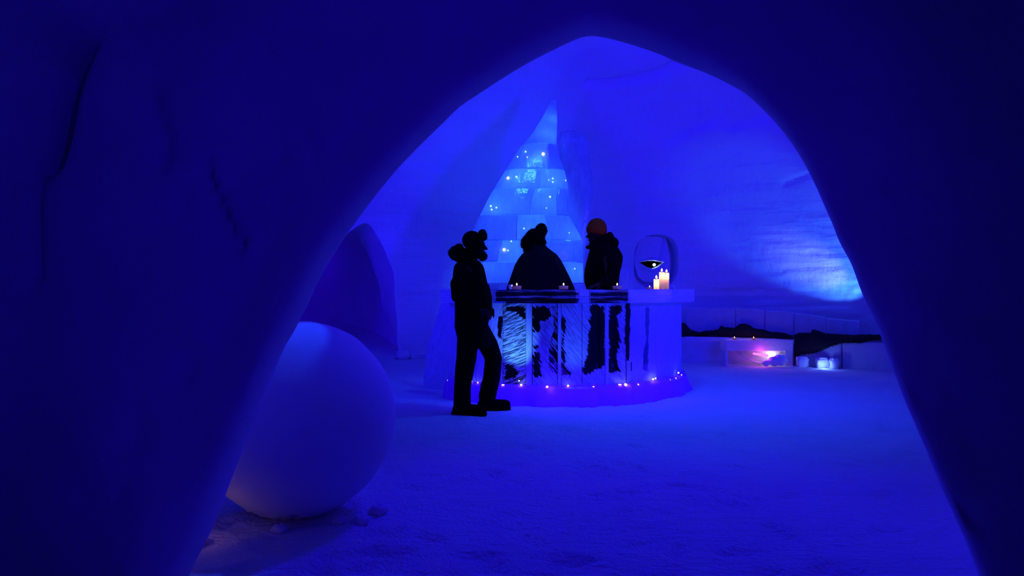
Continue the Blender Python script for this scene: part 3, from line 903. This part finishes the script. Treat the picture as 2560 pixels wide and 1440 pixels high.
# clear ice pillar left of the mask
p0, p1 = P(1551, 668, 10.6), P(1583, 668, 10.6)
mb = MB(); mb.box((p0.x, 10.6, 0), (p1.x, 10.8, p0.z))
tag(obj('ice_pillar', mb, M_ice_dim, smooth=False, bevel=.01), 'square clear ice pillar behind the orange beanie person, below the carved mask', 'ice pillar')

# ------------------------------------------------------------------ carved mask in the wall niche
mk = P(1634, 655, mk_D)
mask = empty('carved_mask', mk, 'carved snow face with a slit mouth in a niche of the back wall', 'carving')
S_ = mk_D/F
OUT = [(1600,588),(1610,586),(1636,585),(1660,586),(1667,590),(1672,610),(1679,640),(1680,660),(1676,690),(1660,705),(1636,708),(1606,705),(1590,690),(1581,660),(1580,640),(1590,612)]
def maskd(px, py):
    """relief of the face towards the room"""
    d = .12
    d += .05*math.exp(-((px-1636)/26)**2)*min(1, max(0, (py-590)/60))
    d -= .035*math.exp(-(seg_d(px, py, [(1663,588),(1655,620),(1648,650)])/3)**2)
    d -= .03*math.exp(-(seg_d(px, py, [(1591,640),(1594,658),(1606,680)])/3)**2)
    d -= .02*math.exp(-(seg_d(px, py, [(1620,640),(1640,645),(1664,660)])/3)**2)
    d += .03*math.exp(-(seg_d(px, py, [(1598,655),(1630,649),(1662,656)])/4)**2)
    d += .03*math.exp(-(seg_d(px, py, [(1600,665),(1632,677),(1655,664)])/4)**2)
    # slit
    up = 655-4*math.sin(max(0, min(1, (px-1600)/58))*math.pi); lo = 656+15*math.sin(max(0, min(1, (px-1599)/60))*math.pi)
    if 1600 < px < 1659 and up < py < lo: d -= .24
    return d
mb = MB(); gx, gy = 70, 80; G = []
for i in range(gy+1):
    py = 584+126*i/gy; xs_ = []
    for k in range(len(OUT)):
        (x0, y0), (x1, y1) = OUT[k], OUT[(k+1) % len(OUT)]
        if (y0 > py) != (y1 > py): xs_.append(x0+(x1-x0)*(py-y0)/(y1-y0))
    if len(xs_) < 2: G.append(None); continue
    l, r = min(xs_), max(xs_); row = []
    for j in range(gx+1):
        px = l+(r-l)*j/gx; e = min(j, gx-j)/4.0; e2 = min(i-1, gy-i)/4.0
        d = maskd(px, py)*min(1, max(0, e)**.5)*min(1, max(.2, e2)**.5)
        if min(j, gx-j) == 0: d = -.12
        q = mk+Vector(((px-1634)*S_, .1-d, -(py-655)*S_)); row.append(mb.vert(q))
    G.append(row)
G = [g for g in G if g]
for i in range(len(G)-1):
    for j in range(gx): mb.f.append((G[i][j], G[i+1][j], G[i+1][j+1], G[i][j+1]))
obj('face', mb, M_dome, mask)
mb = MB(); pts = [(1600,656),(1615,651),(1630,650),(1645,652),(1659,656),(1650,665),(1632,671),(1612,666)]  # black plate painted as the shade inside the slit
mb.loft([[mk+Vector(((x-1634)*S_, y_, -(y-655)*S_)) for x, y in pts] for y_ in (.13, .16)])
obj('slit_shade', mb, M_black, mask)['label'] = 'black plate that paints the slit dark'
mb = MB(); mb.ell((0,0,0), (.026,.026,.026), nu=14, nv=10)
obj('lamp', mb, M_green, mask, local=True).location = Vector(((1636-1634)*S_, .02, -(662-655)*S_))
lamp('mask_lamp_light', 'POINT', tuple(mk+Vector(((1636-1634)*S_, .03, -.07))), .1, (.3, .9, .8), .02)

# ------------------------------------------------------------------ seating along the right wall
def wallpt(px, off, z):
    """point off metres in front of the wall foot on the sight line of column px"""
    D = wall_hit(px)-off; q = P(px, 720, D); return Vector((q.x, q.y, z))
def wblock(name, px0, px1, f0, f1, z0, z1, m, label, cat, group=None, bev=.012, z1b=None, parent=None, ft=None):
    z1b = z1 if z1b is None else z1b
    A, B = wallpt(px0, f0, 0), wallpt(px1, f0 if ft is None else ft, 0); A2, B2 = wallpt(px0, f1, 0), wallpt(px1, f1, 0)
    mb = MB(); mb.hexa([Vector((q.x, q.y, z)) for q, z in ((A,z0),(B,z0),(B2,z0),(A2,z0),(A,z1),(B,z1b),(B2,z1b),(A2,z1))])
    o = obj(name, mb, m, parent, smooth=False, bevel=bev)
    if label and cat: tag(o, label, cat, group)
    elif label: o['label'] = label
    return o
for px0, px1, z1, z1b, lb in ((1716,1838,.89,.88,'pale backrest ice slab nearest to the bar on the right wall'),(1840,1911,.885,.86,'backrest ice slab with a glinting top edge behind the low ice table'),(1913,1984,.85,.82,'deep blue backrest ice slab behind the right half of the low ice table'),(1986,2064,.815,.755,'backrest ice slab above the wide hanging hide'),(2066,2150,.735,.70,'faint backrest ice slab closest to the arch on the right')):
    wblock('backrest_slab', px0, px1, .40, .22, .05, z1, M_ice_block, lb, 'ice slab', 'ice slabs along the right wall', .01, z1b)
wblock('ice_bench', 1690, 1985, .82, .42, -.02, .42, M_bench, 'long low ice bench behind the bar end and the ice table', 'bench', None, .02)
wblock('ice_bench', 1987, 2104, .80, .41, -.02, .40, M_ice_block, 'ice bench block with a lit foot under the wide hanging hide', 'bench', None, .02)
wblock('ice_bench', 2106, 2250, .80, .41, -.02, .42, M_ice_block, 'pale blue ice bench block beside the right edge of the arch', 'bench', None, .02)
# low ice table
tb0, tb1 = P(1812, 720, 11.25), P(1984, 720, 11.2)
tab = empty('ice_table', ((tb0.x+tb1.x)/2, 11.4, 0), 'low ice table with a pink light inside, in front of the bench', 'table')
zt = H-130/F*11.25
mb = MB(); mb.box((tb0.x, 11.22, zt-.17), (tb1.x, 11.52, zt)); obj('table_top', mb, M_ice_block, tab, smooth=False, bevel=.01)
mb = MB(); mb.box((tb0.x, 11.23, -.02), (tb0.x+.045, 11.5, zt-.17)); obj('leg', mb, M_ice_block, tab, smooth=False, bevel=.008)
mb = MB(); mb.box((tb1.x-.12, 11.23, -.02), (tb1.x, 11.5, zt-.17)); obj('leg', mb, M_ice_block, tab, smooth=False, bevel=.008)
mb = MB(); cx = P(1905, 0, 11.25).x; rings = []
for k in range(17):
    u = -1+2*k/16; x = cx+.34*u; z = .06+.16*u*u
    rings.append([Vector((x, y_, z+dz)) for y_, dz in ((11.20,0),(11.44,0),(11.44,-.022),(11.20,-.022))])
mb.loft(rings); obj('cradle', mb, M_ice_dim, tab)['label'] = 'curved ice cradle under the table'
mb = MB(); a_, b_ = P(1884, 884, 11.3), P(1918, 889, 11.3); mb.tube([a_, b_], [.014, .024], 12); obj('tube_lamp', mb, M_pink, tab)['label'] = 'magenta tube lamp'
mb = MB(); mb.box(tuple(P(1918, 893, 11.32)), tuple(P(1936, 882, 11.36))); obj('block_lamp', mb, M_ledwarm, tab, smooth=False, bevel=.004)['label'] = 'white glowing block lamp'
lamp('table_lamp_light', 'POINT', tuple(P(1905, 884, 11.15)), 1.1, (1, .08, .6), .03)
lamp('table_lamp_light', 'POINT', tuple(P(1935, 898, 11.12)), 1.6, (.5, .6, 1), .03)
mb = MB()
for px, py, r in ((1935,903,.075),(1950,900,.085),(1915,908,.05)): 
    q = P(px, py, 11.1); q.z = max(q.z, .02); mb.ell(q, (r*1.2, r*.7, r), jit=.3)
tag(obj('snow_heap', mb, M_ball, rem=.012), 'little heap of snow lit white at the front of the ice table', 'snow heap')
for px, lb in ((1836,'tiny candle on the ice table, nearer to the bar'),(1883,'tiny candle on the ice table, farther from the bar')):
    q = P(px, 0, 11.3); tea((q.x, 11.3 if px < 1860 else 11.28, zt+.001), lb, 'tiny candles on the ice table', .3, .75)
# lit foot under the right bench
q = wallpt(2050, .95, .1); 
for px0, px1, lb in ((1990,2020,'grey-white ice lump at the left foot of the hide-covered bench'),(2038,2072,'lit white ice lump at the foot of the bench below the hide'),(2074,2098,'brightest lit ice lump under the hide-covered bench')):
    A, B = wallpt(px0, .9, 0), wallpt(px1, .9, 0); c_ = (A+B)/2; wd = (B-A).length/2
    mb = MB(); mb.ell((c_.x, c_.y, .07), (wd, .06, .085), jit=.35, sq=.45)
    tag(obj('ice_lump', mb, M_ball), lb, 'ice lump', 'ice lumps under the bench')
q = wallpt(2060, 1.05, .06); lamp('bench_lamp_light', 'POINT', tuple(q), 2.2, (.12, .22, 1), .04)
q = wallpt(1870, .52, .5); lamp('bench_lamp_light', 'POINT', tuple(q), 1.0, (.12, .03, 1), .04)

# reindeer hides
def hide(top, bot, off, label, name='reindeer_hide'):
    root = empty(name, wallpt(sum(t[0] for t in top)/len(top), off, .42), label, 'hide', 'dark hides on the ice benches')
    mb = MB(); rings = []; tufts = []
    x0, x1 = top[0][0], top[-1][0]; n = int((x1-x0)/3)
    for i in range(n+1):
        px = x0+(x1-x0)*i/n; yt, yb = lin(px, top), lin(px, bot)
        D = wall_hit(px)-off
        zt_ = H-(yt-720)/F*(D+.12); zb = H-(yb-720)/F*(D-.04)
        zt_ = max(zt_, zb+.012); zm = (zt_+zb)/2
        e = min(1, min(i, n-i)/6+.15)
        pts = [(.36, min(zt_, .45)), (.30, min(zt_+.01, .5)), (.12, zt_), (.05, zt_-.02*e), (-.02, zt_*.7+zb*.3), (-.05, zm), (-.05, zb*.8+zt_*.2), (-.04, zb), (-.012, zb+.003), (-.008, zm-.01), (.04, zt_-.06*e-.01), (.3, min(zt_-.02, .43))]
        ring = []
        for dy, z in pts:
            q = P(px, 720, D+dy); q.z = z+.012*noise.noise(Vector((q.x*8, dy*9, z*8))); q.y += .015*noise.noise(Vector((q.x*6, 3, z*7))); ring.append(q)
        rings.append(ring)
        for k in range(1, 9):
            for _ in range(2):
                q = ring[k].lerp(ring[(k+1) % 12], random.random()); tufts.append((q, Vector((random.uniform(-.4,.4), -.7 if k > 2 else -.2, .5 if k < 4 else -.5))))
    mb.loft(rings); o = obj('pelt', mb, M_hide, root)
    f = MB(); f.fur(tufts, .03, .6, .005, .2); obj('fur', f, M_hide, root)['kind'] = 'stuff'
hide([(1700,806),(1713,808),(1722,820),(1735,831),(1748,833),(1775,827),(1797,823),(1801,812),(1812,819),(1835,820),(1850,810),(1862,808),(1872,812),(1885,821),(1910,824),(1930,832),(1960,836),(1982,842)],
     [(1700,845),(1713,842),(1740,836),(1790,836),(1830,841),(1870,846),(1950,850),(1962,846),(1982,845)], .78, 'long dark hide crumpled along the bench behind the ice table')
hide([(1986,841),(2000,834),(2026,835),(2032,823),(2044,826),(2060,833),(2090,838),(2130,840),(2170,838),(2212,837)],
     [(1986,896),(2000,886),(2030,883),(2050,878),(2075,866),(2100,858),(2150,855),(2180,849),(2212,848)], .80, 'wide dark hide hanging down in a point over the bench front')

# ------------------------------------------------------------------ candle glowing behind the left foot of the arch
q = Vector((-1.50, 3.42, floor_z(-1.5, 3.42)))
tea(q, 'candle on the floor tucked behind the left foot of the arch', 'candle behind the arch', .06, 1)

# ------------------------------------------------------------------ people
def hand(mb, wr, fwd, palm_n, curl=.6, s=1.0, side=1):
    """palm and five separate fingers from the wrist wr, pointing fwd; palm_n is the palm side"""
    f = Vector(fwd).normalized(); n = Vector(palm_n); n = (n-f*n.dot(f)).normalized(); b = f.cross(n)*side
    kn = Vector(wr)+f*.095*s
    mb.tube([Vector(wr)-f*.02, Vector(wr)+f*.03*s], [.026*s, .027*s], 12)
    for k in range(4):
        o = b*(.03-.02*k)*s
        mb.tube([Vector(wr)+f*.02*s+o*.7, kn+o+f*(.004 if k in (1, 2) else -.006)*s], [.015*s, .0125*s], 8)
        L = (.042, .047, .044, .034)[k]*s; q = kn+o; d = f.copy(); pts = [q]; c = curl*(1+.12*k)
        for j in range(3):
            ang = c*(.7 if j == 0 else 1); d = (d*math.cos(ang)+n*math.sin(ang)).normalized(); nn = (n-d*n.dot(d))
            q = q+d*L*(1, .72, .55)[j]; pts.append(q)
        mb.tube(pts, [.0095*s, .009*s, .0083*s, .0075*s], 8)
    t0 = Vector(wr)+f*.025*s+b*.022*s; d = (f*.6+b*.75+n*.25).normalized()
    t1 = t0+d*.042*s; t2 = t1+(f*.8+b*.25+n*.35).normalized()*.034*s; t3 = t2+(f*.9+n*.4-b*.1).normalized()*.026*s
    mb.tube([t0, t1, t2, t3], [.014*s, .011*s, .0098*s, .0085*s], 8)
def head(mb, c, f, s=1.0, pitch=0):
    """head with brow, nose, lips, chin and ears; c is its middle, f where it looks"""
    c = Vector(c); f = Vector(f).normalized(); r = f.cross(Vector((0,0,1))).normalized(); u = r.cross(f)
    def L(a_, b_, d_): return c+f*a_*s+r*b_*s+u*d_*s
    rot = Matrix((f, r, u)).transposed().to_quaternion()
    mb.ell(L(-.012,0,.03), (.098*s,.076*s,.092*s), rot, 24, 16)
    mb.ell(L(.012,0,-.045), (.072*s,.062*s,.075*s), rot, 20, 14)
    mb.ell(L(.052,0,-.092), (.03*s,.03*s,.022*s), rot)
    mb.tube([L(.082,0,.022), L(.098,0,-.004), L(.112,0,-.022)], [.010*s,.012*s,.0135*s], 10)
    for sd in (-1, 1):
        mb.ell(L(.094,.011*sd,-.026), (.011*s,.009*s,.008*s), rot)
        mb.ell(L(.078,.031*sd,.034), (.018*s,.024*s,.009*s), rot)
        mb.ell(L(.074,.031*sd,.014), (.014*s,.014*s,.009*s), rot)
        mb.ell(L(.052,.042*sd,-.02), (.022*s,.02*s,.02*s), rot)
        mb.ell(L(-.008,.078*sd,-.006), (.02*s,.009*s,.032*s), rot)
    mb.ell(L(.083,0,-.053), (.012*s,.024*s,.006*s), rot); mb.ell(L(.081,0,-.064), (.012*s,.021*s,.007*s), rot)
def person(name, label, J, f, hs=1.0):
    """one continuous body mesh from joints J"""
    mb = MB(); head(mb, J['head'], f, hs)
    mb.tube([J['neck'], Vector(J['head'])+Vector((0,0,-.07))-Vector(f)*.02], [.062,.056], 14)
    mb.tube([J['pelvis'], J['waist'], J['chest'], J['neck']], [.15,.135,.155,.06], 18)
    for sd in 'LR':
        mb.tube([J['chest'], J['sh'+sd], J['el'+sd], J['wr'+sd]], [.06,.06,.043,.028], 12)
        hand(mb, J['wr'+sd], J['hd'+sd], J['pn'+sd], J.get('curl', .55), 1.0, 1 if sd == 'L' else -1)
        mb.tube([J['pelvis'], J['hip'+sd], J['kn'+sd], J['an'+sd]], [.08,.088,.058,.04], 14)
        d = Vector(J['ft'+sd])
        mb.tube([J['an'+sd], Vector(J['an'+sd])+Vector((0,0,-.05)), Vector(J['an'+sd])+Vector((0,0,-.065))+d*.16], [.042,.042,.033], 12)
    me = baked(mb.mesh(name), .0068, 3)
    b = J['base']
    for v in me.vertices: v.co -= Vector(b)
    o = link(name, me, M_skin, None, True, Vector(b)); tag(o, label, 'person', 'people at the ice bar'); return o
def boots(par, an, d, sole):
    mb = MB(); a_ = Vector(an); d = Vector(d).normalized(); z = sole
    mb.tube([a_+Vector((0,0,.12)), a_+Vector((0,0,-.01))], [.068,.07], 16)
    h = Vector((a_.x, a_.y, z+.052))
    mb.tube([h-d*.045, h+d*.06, h+d*.19], [.056,.055,.048], 16)
    s_ = MB(); q = []
    sd = Vector((d.y, -d.x, 0)); pl = []
    for t, w_ in ((-.105,.03),(-.09,.045),(0,.045),(.1,.052),(.19,.05),(.235,.03)): pl.append((t, w_))
    ring = [Vector((a_.x, a_.y, 0))+d*t+sd*w_ for t, w_ in pl]+[Vector((a_.x, a_.y, 0))+d*t-sd*w_ for t, w_ in pl[::-1]]
    s_.loft([[Vector((q_.x, q_.y, z+dz)) for q_ in ring] for dz in (.0, .03)])
    b = obj('boot', mb, M_boot, par, rem=.01, sm=3); obj('sole', s_, M_boot, b, smooth=False)

# ---- the man standing in front of the bar, side on
D1 = 7.02
def A(px, py, dy=0): q = P(px, py, D1); q.y += dy; return q
fz = floor_z(A(1195,0).x, D1)
J = dict(base=(A(1185,0).x, D1, fz), head=A(1188,616), neck=A(1174,655), chest=A(1174,700), waist=A(1180,760), pelvis=A(1180,815),
  shL=A(1176,678,.19), elL=A(1163,742,.24), wrL=A(1205,772,.2), hdL=(1,-.25,-.35), pnL=(0,-1,-.3),
  shR=A(1170,678,-.19), elR=A(1150,738,-.24), wrR=A(1198,775,-.21), hdR=(1,.25,-.35), pnR=(0,1,-.3),
  hipR=A(1172,815,-.09), knR=A(1166,905,-.1), anR=A(1158,1012,-.1), ftR=(.98,-.2,0),
  hipL=A(1192,815,.09), knL=A(1233,895,.14), anL=A(1216,1002,.18), ftL=(1,.1,0), curl=.8)
J['anR'] = Vector((J['anR'].x, D1-.1, fz+.11)); J['anL'] = Vector((J['anL'].x, D1+.2, fz+.13))
p1 = person('person', 'person in black standing full length in front of the ice bar, facing right', J, (1, 0, -.02))
mb = MB()
mb.erings([(A(cx,0).x, D1, A(0,py).z, hw*D1/F, hd) for py, cx, hw, hd in ((650,1176,20,.09),(658,1172,32,.15),(668,1172,38,.2),(690,1173.5,41.5,.225),(720,1177.5,44,.23),(750,1183,46,.23),(778,1184,47,.235),(797,1183,46.5,.235))])
for sd, dy in (('R',-1),('L',1)):
    mb.tube([A(1166,678,.16*dy), A(1150,712,.26*dy), A(1150,738,.26*dy), A(1190,768,.22*dy)], [.08,.078,.074,.06], 16)
jk = obj('jacket', mb, M_black, p1, rem=.013, sm=4)
mb = MB(); mb.tube([A(1216,716), A(1222,745), A(1223,788)], [.03,.034,.03], 10); obj('front_flap', mb, M_black, jk)
mb = MB()
mb.erings([(A(cx,0).x, D1, A(0,py).z, hw*D1/F, hd) for py, cx, hw, hd in ((785,1182,44,.2),(815,1178,42,.2),(850,1186,42,.19),(868,1186,40,.17))])
mb.tube([A(1172,820,-.09), A(1168,890,-.1), A(1164,915,-.1), A(1158,962,-.1), A(1157,1012,-.1)], [.105,.098,.094,.082,.085], 18)
mb.tube([A(1192,822,.09), A(1221,868,.12), A(1233,900,.14), A(1228,950,.17), A(1216,1000,.19)], [.115,.098,.088,.087,.088], 18)
obj('trousers', mb, M_trouser, p1, rem=.012, sm=4)
boots(p1, J['anR'], J['ftR'], fz+.005); boots(p1, J['anL'], J['ftL'], floor_z(J['anL'].x, J['anL'].y)+.005)
mb = MB(); mb.ell(A(1180,601), (.098,.092,.095)); mb.ell(A(1186,612), (.1,.094,.05))
hat = obj('fur_cap', mb, M_furb, p1, rem=.01, sm=3)
mb = MB(); c_ = A(1207,588); rot = Matrix.Rotation(-.35, 4, 'Y').to_quaternion()
mb.ell(c_, (.04,.09,.056), rot, sq=.75); mb.fur(ell_pts(c_, (.036,.09,.052), 500), .014, .6, .003)
obj('front_flap', mb, M_furb, hat)
for dy in (-1, 1):
    mb = MB(); mb.ell(A(1186,632,.088*dy), (.045,.022,.075)); mb.fur(ell_pts(A(1186,632,.088*dy), (.045,.022,.075), 260), .012, .6, .003); obj('ear_flap', mb, M_furb, hat)
mb = MB(); mb.ell(A(1207,640), (.04,.055,.042)); mb.ell(A(1202,632), (.045,.06,.03)); mb.fur(ell_pts(A(1207,641), (.04,.055,.042), 500), .014, .5, .003); obj('beard', mb, M_hair, p1)
mb = MB(); E = [(A(1141,633), (.075,.14,.072)), (A(1148,619,.0), (.035,.12,.035)), (A(1156,645), (.085,.16,.055)), (A(1157,632), (.06,.1,.05))]
for c_, r_ in E: mb.ell(c_, r_)
mb2 = MB()
for c_, r_ in E[:2]: mb2.fur(ell_pts(c_, r_, 450), .014, .5, .003)
hood = obj('hood', mb, M_furb, p1, rem=.012, sm=3); obj('fur_trim', mb2, M_furb, hood)['kind'] = 'stuff'

# raised snow step behind the counter
mb = MB(); rings = []
for R, z in ((1.14,-.03),(1.12,.15),(1.06,.18),(.6,.185),(.05,.185)):
    rings.append([Vector((BX+R*math.cos(2*math.pi*k/48), BY+.1+R*math.sin(2*math.pi*k/48), z)) for k in range(48)])
mb.loft(rings); tag(obj('snow_step', mb, M_ball), 'low round snow step inside the curve of the ice bar', 'snow step')
ST = .19

# ---- person in the wide coat behind the bar
D2 = 8.6
def A(px, py, dy=0): q = P(px, py, D2); q.y += dy; return q
fd = Vector((.75, .66, 0))
J = dict(base=(A(1350,0).x, D2, ST), head=A(1344,598), neck=A(1342,632), chest=A(1348,668), waist=A(1350,735), pelvis=A(1351,790),
  shL=A(1312,655,.1), elL=A(1294,715,.12), wrL=A(1290,765,.0), hdL=(.1,-.1,-1), pnL=(1,.1,0),
  shR=A(1388,655,-.1), elR=A(1410,715,-.1), wrR=A(1416,765,-.12), hdR=(.1,.1,-1), pnR=(-1,.1,0),
  hipR=A(1366,795,-.05), knR=A(1368,860,-.05), anR=A(1368,905,-.05), ftR=fd,
  hipL=A(1334,795,.05), knL=A(1332,860,.05), anL=A(1332,905,.05), ftL=fd)
for k in ('anR', 'anL'): J[k].z = ST+.12
for k in ('knR', 'knL'): J[k].z = ST+.48
p2 = person('person', 'person in a wide dark coat and fur bobble hat behind the middle of the bar', J, fd)
mb = MB()
mb.erings([(A((l+r)/2,0).x, D2, A(0,py).z, (r-l)/2*D2/F, hd) for py, l, r, hd in ((610,1328,1362,.075),(618,1320,1368,.11),(626,1314,1378,.15),(636,1304,1392,.19),(648,1295,1401,.21),(664,1286,1410,.22),(690,1277,1423,.25),(720,1266,1437,.28),(760,1264,1444,.29),(850,1268,1444,.28))], 32)
coat = obj('coat', mb, M_coat, p2, rem=.014, sm=3)
mb = MB(); E = [(A(1317,608,-.02), (.07,.1,.09)), (A(1326,624), (.08,.12,.05))]
for c_, r_ in E: mb.ell(c_, r_); mb.fur(ell_pts(c_, r_, 600), .022, .6, .003)
obj('fur_hood', mb, M_furb, p2)
mb = MB(); E = [(A(1338,592), (.118,.11,.1)), (A(1348,606), (.082,.1,.07))]
for c_, r_ in E: mb.ell(c_, r_); mb.fur(ell_pts(c_, r_, 500), .016, .6, .003)
hat = obj('fur_hat', mb, M_furb, p2)
mb = MB(); c_ = A(1353,576); mb.ell(c_, (.07,.07,.078), jit=.2); mb.fur(ell_pts(c_, (.068,.068,.076), 800), .022, .6, .003); obj('bobble', mb, M_furb, hat)
for s_, k in ((-1,'anL'),(1,'anR')):
    boots(p2, J[k], fd, ST+.001)
mb = MB()
for k in 'LR': mb.tube([J['hip'+k], J['kn'+k], J['an'+k]+Vector((0,0,.0))], [.11,.085,.075], 16)
obj('trousers', mb, M_trouser, p2, rem=.014)

# ---- person with the orange beanie behind the bar, looking left
D3 = 8.62
def A(px, py, dy=0): q = P(px, py, D3); q.y += dy; return q
fd = Vector((-1, -.05, 0))
J = dict(base=(A(1507,0).x, D3, ST), head=A(1490,588), neck=A(1500,622), chest=A(1508,660), waist=A(1507,725), pelvis=A(1508,785),
  shL=A(1512,650,-.18), elL=A(1515,700,-.33), wrL=A(1479,714,-.56), hdL=(-.62,-.7,-.12), pnL=(.1,.1,-1),
  shR=A(1512,650,.18), elR=A(1530,705,.24), wrR=A(1490,745,.22), hdR=(-1,-.2,-.3), pnR=(0,-1,-.3),
  hipL=A(1506,790,-.09), knL=A(1504,860,-.09), anL=A(1506,905,-.09), ftL=fd,
  hipR=A(1510,790,.09), knR=A(1510,860,.09), anR=A(1512,905,.09), ftR=fd, curl=.35)
for k in ('anR', 'anL'): J[k].z = ST+.12
for k in ('knR', 'knL'): J[k].z = ST+.48
p3 = person('person', 'person in orange knitted beanie behind the bar, looking left, hand on the counter', J, fd)
mb = MB()
mb.erings([(A((l+r)/2,0).x, D3, A(0,py).z, (r-l)/2*D3/F, hd) for py, l, r, hd in ((592,1492,1526,.07),(600,1480,1533,.1),(612,1476,1540,.14),(625,1474,1549,.19),(640,1470,1557,.21),(655,1466,1556,.22),(670,1462,1552,.22),(690,1460,1548,.22),(706,1461,1547,.22),(722,1466,1547,.22),(790,1466,1550,.21))], 32)
mb.tube([A(1520,648,-.15), A(1528,665,-.26), A(1518,698,-.34), A(1487,712,-.51)], [.085,.08,.066,.047], 16)
mb.tube([A(1535,645,.12), A(1545,662,.2), A(1530,705,.25), A(1495,742,.23)], [.085,.08,.07,.055], 16)
obj('jacket', mb, M_black, p3, rem=.013, sm=3)
mb = MB(); mb.ell(A(1478,618), (.072,.09,.028)); mb.ell(A(1486,608), (.06,.09,.04)); obj('scarf', mb, M_black, p3, rem=.012)
mb = MB(); mb.ell(A(1524,594), (.05,.12,.07)); mb.ell(A(1533,608), (.065,.15,.07)); mb.ell(A(1516,604), (.08,.12,.085)); obj('hood', mb, M_black, p3, rem=.012)
# beanie: knitted ribs
mb = MB(); rot = Matrix.Rotation(.14, 4, 'Y').to_quaternion(); Mr = rot.to_matrix(); c_ = A(1492,572); rings = []
for i in range(27):
    t = i/26; th = math.pi*(.5+.16-.66*t) if True else 0
    if t < .02: rr = .9
    z = math.cos(th); rr = math.sin(th); ring = []
    for j in range(72):
        ph = 2*math.pi*j/72; k = 1+.02*math.cos(ph*24)*min(1, rr*1.5)+(.05 if t < .26 else 0)
        ring.append(c_+Mr @ Vector((rr*math.cos(ph)*.118*k, rr*math.sin(ph)*.105*k, z*.128*(1.0 if t >= .26 else 1.05))))
    rings.append(ring)
mb.loft(rings); obj('beanie', mb, M_orange, p3)['label'] = 'orange knitted beanie'
for k in ('anL', 'anR'): boots(p3, J[k], fd, ST+.001)
mb = MB()
for k in 'LR': mb.tube([J['hip'+k], J['kn'+k], J['an'+k]], [.115,.085,.075], 16)
obj('trousers', mb, M_trouser, p3, rem=.014)
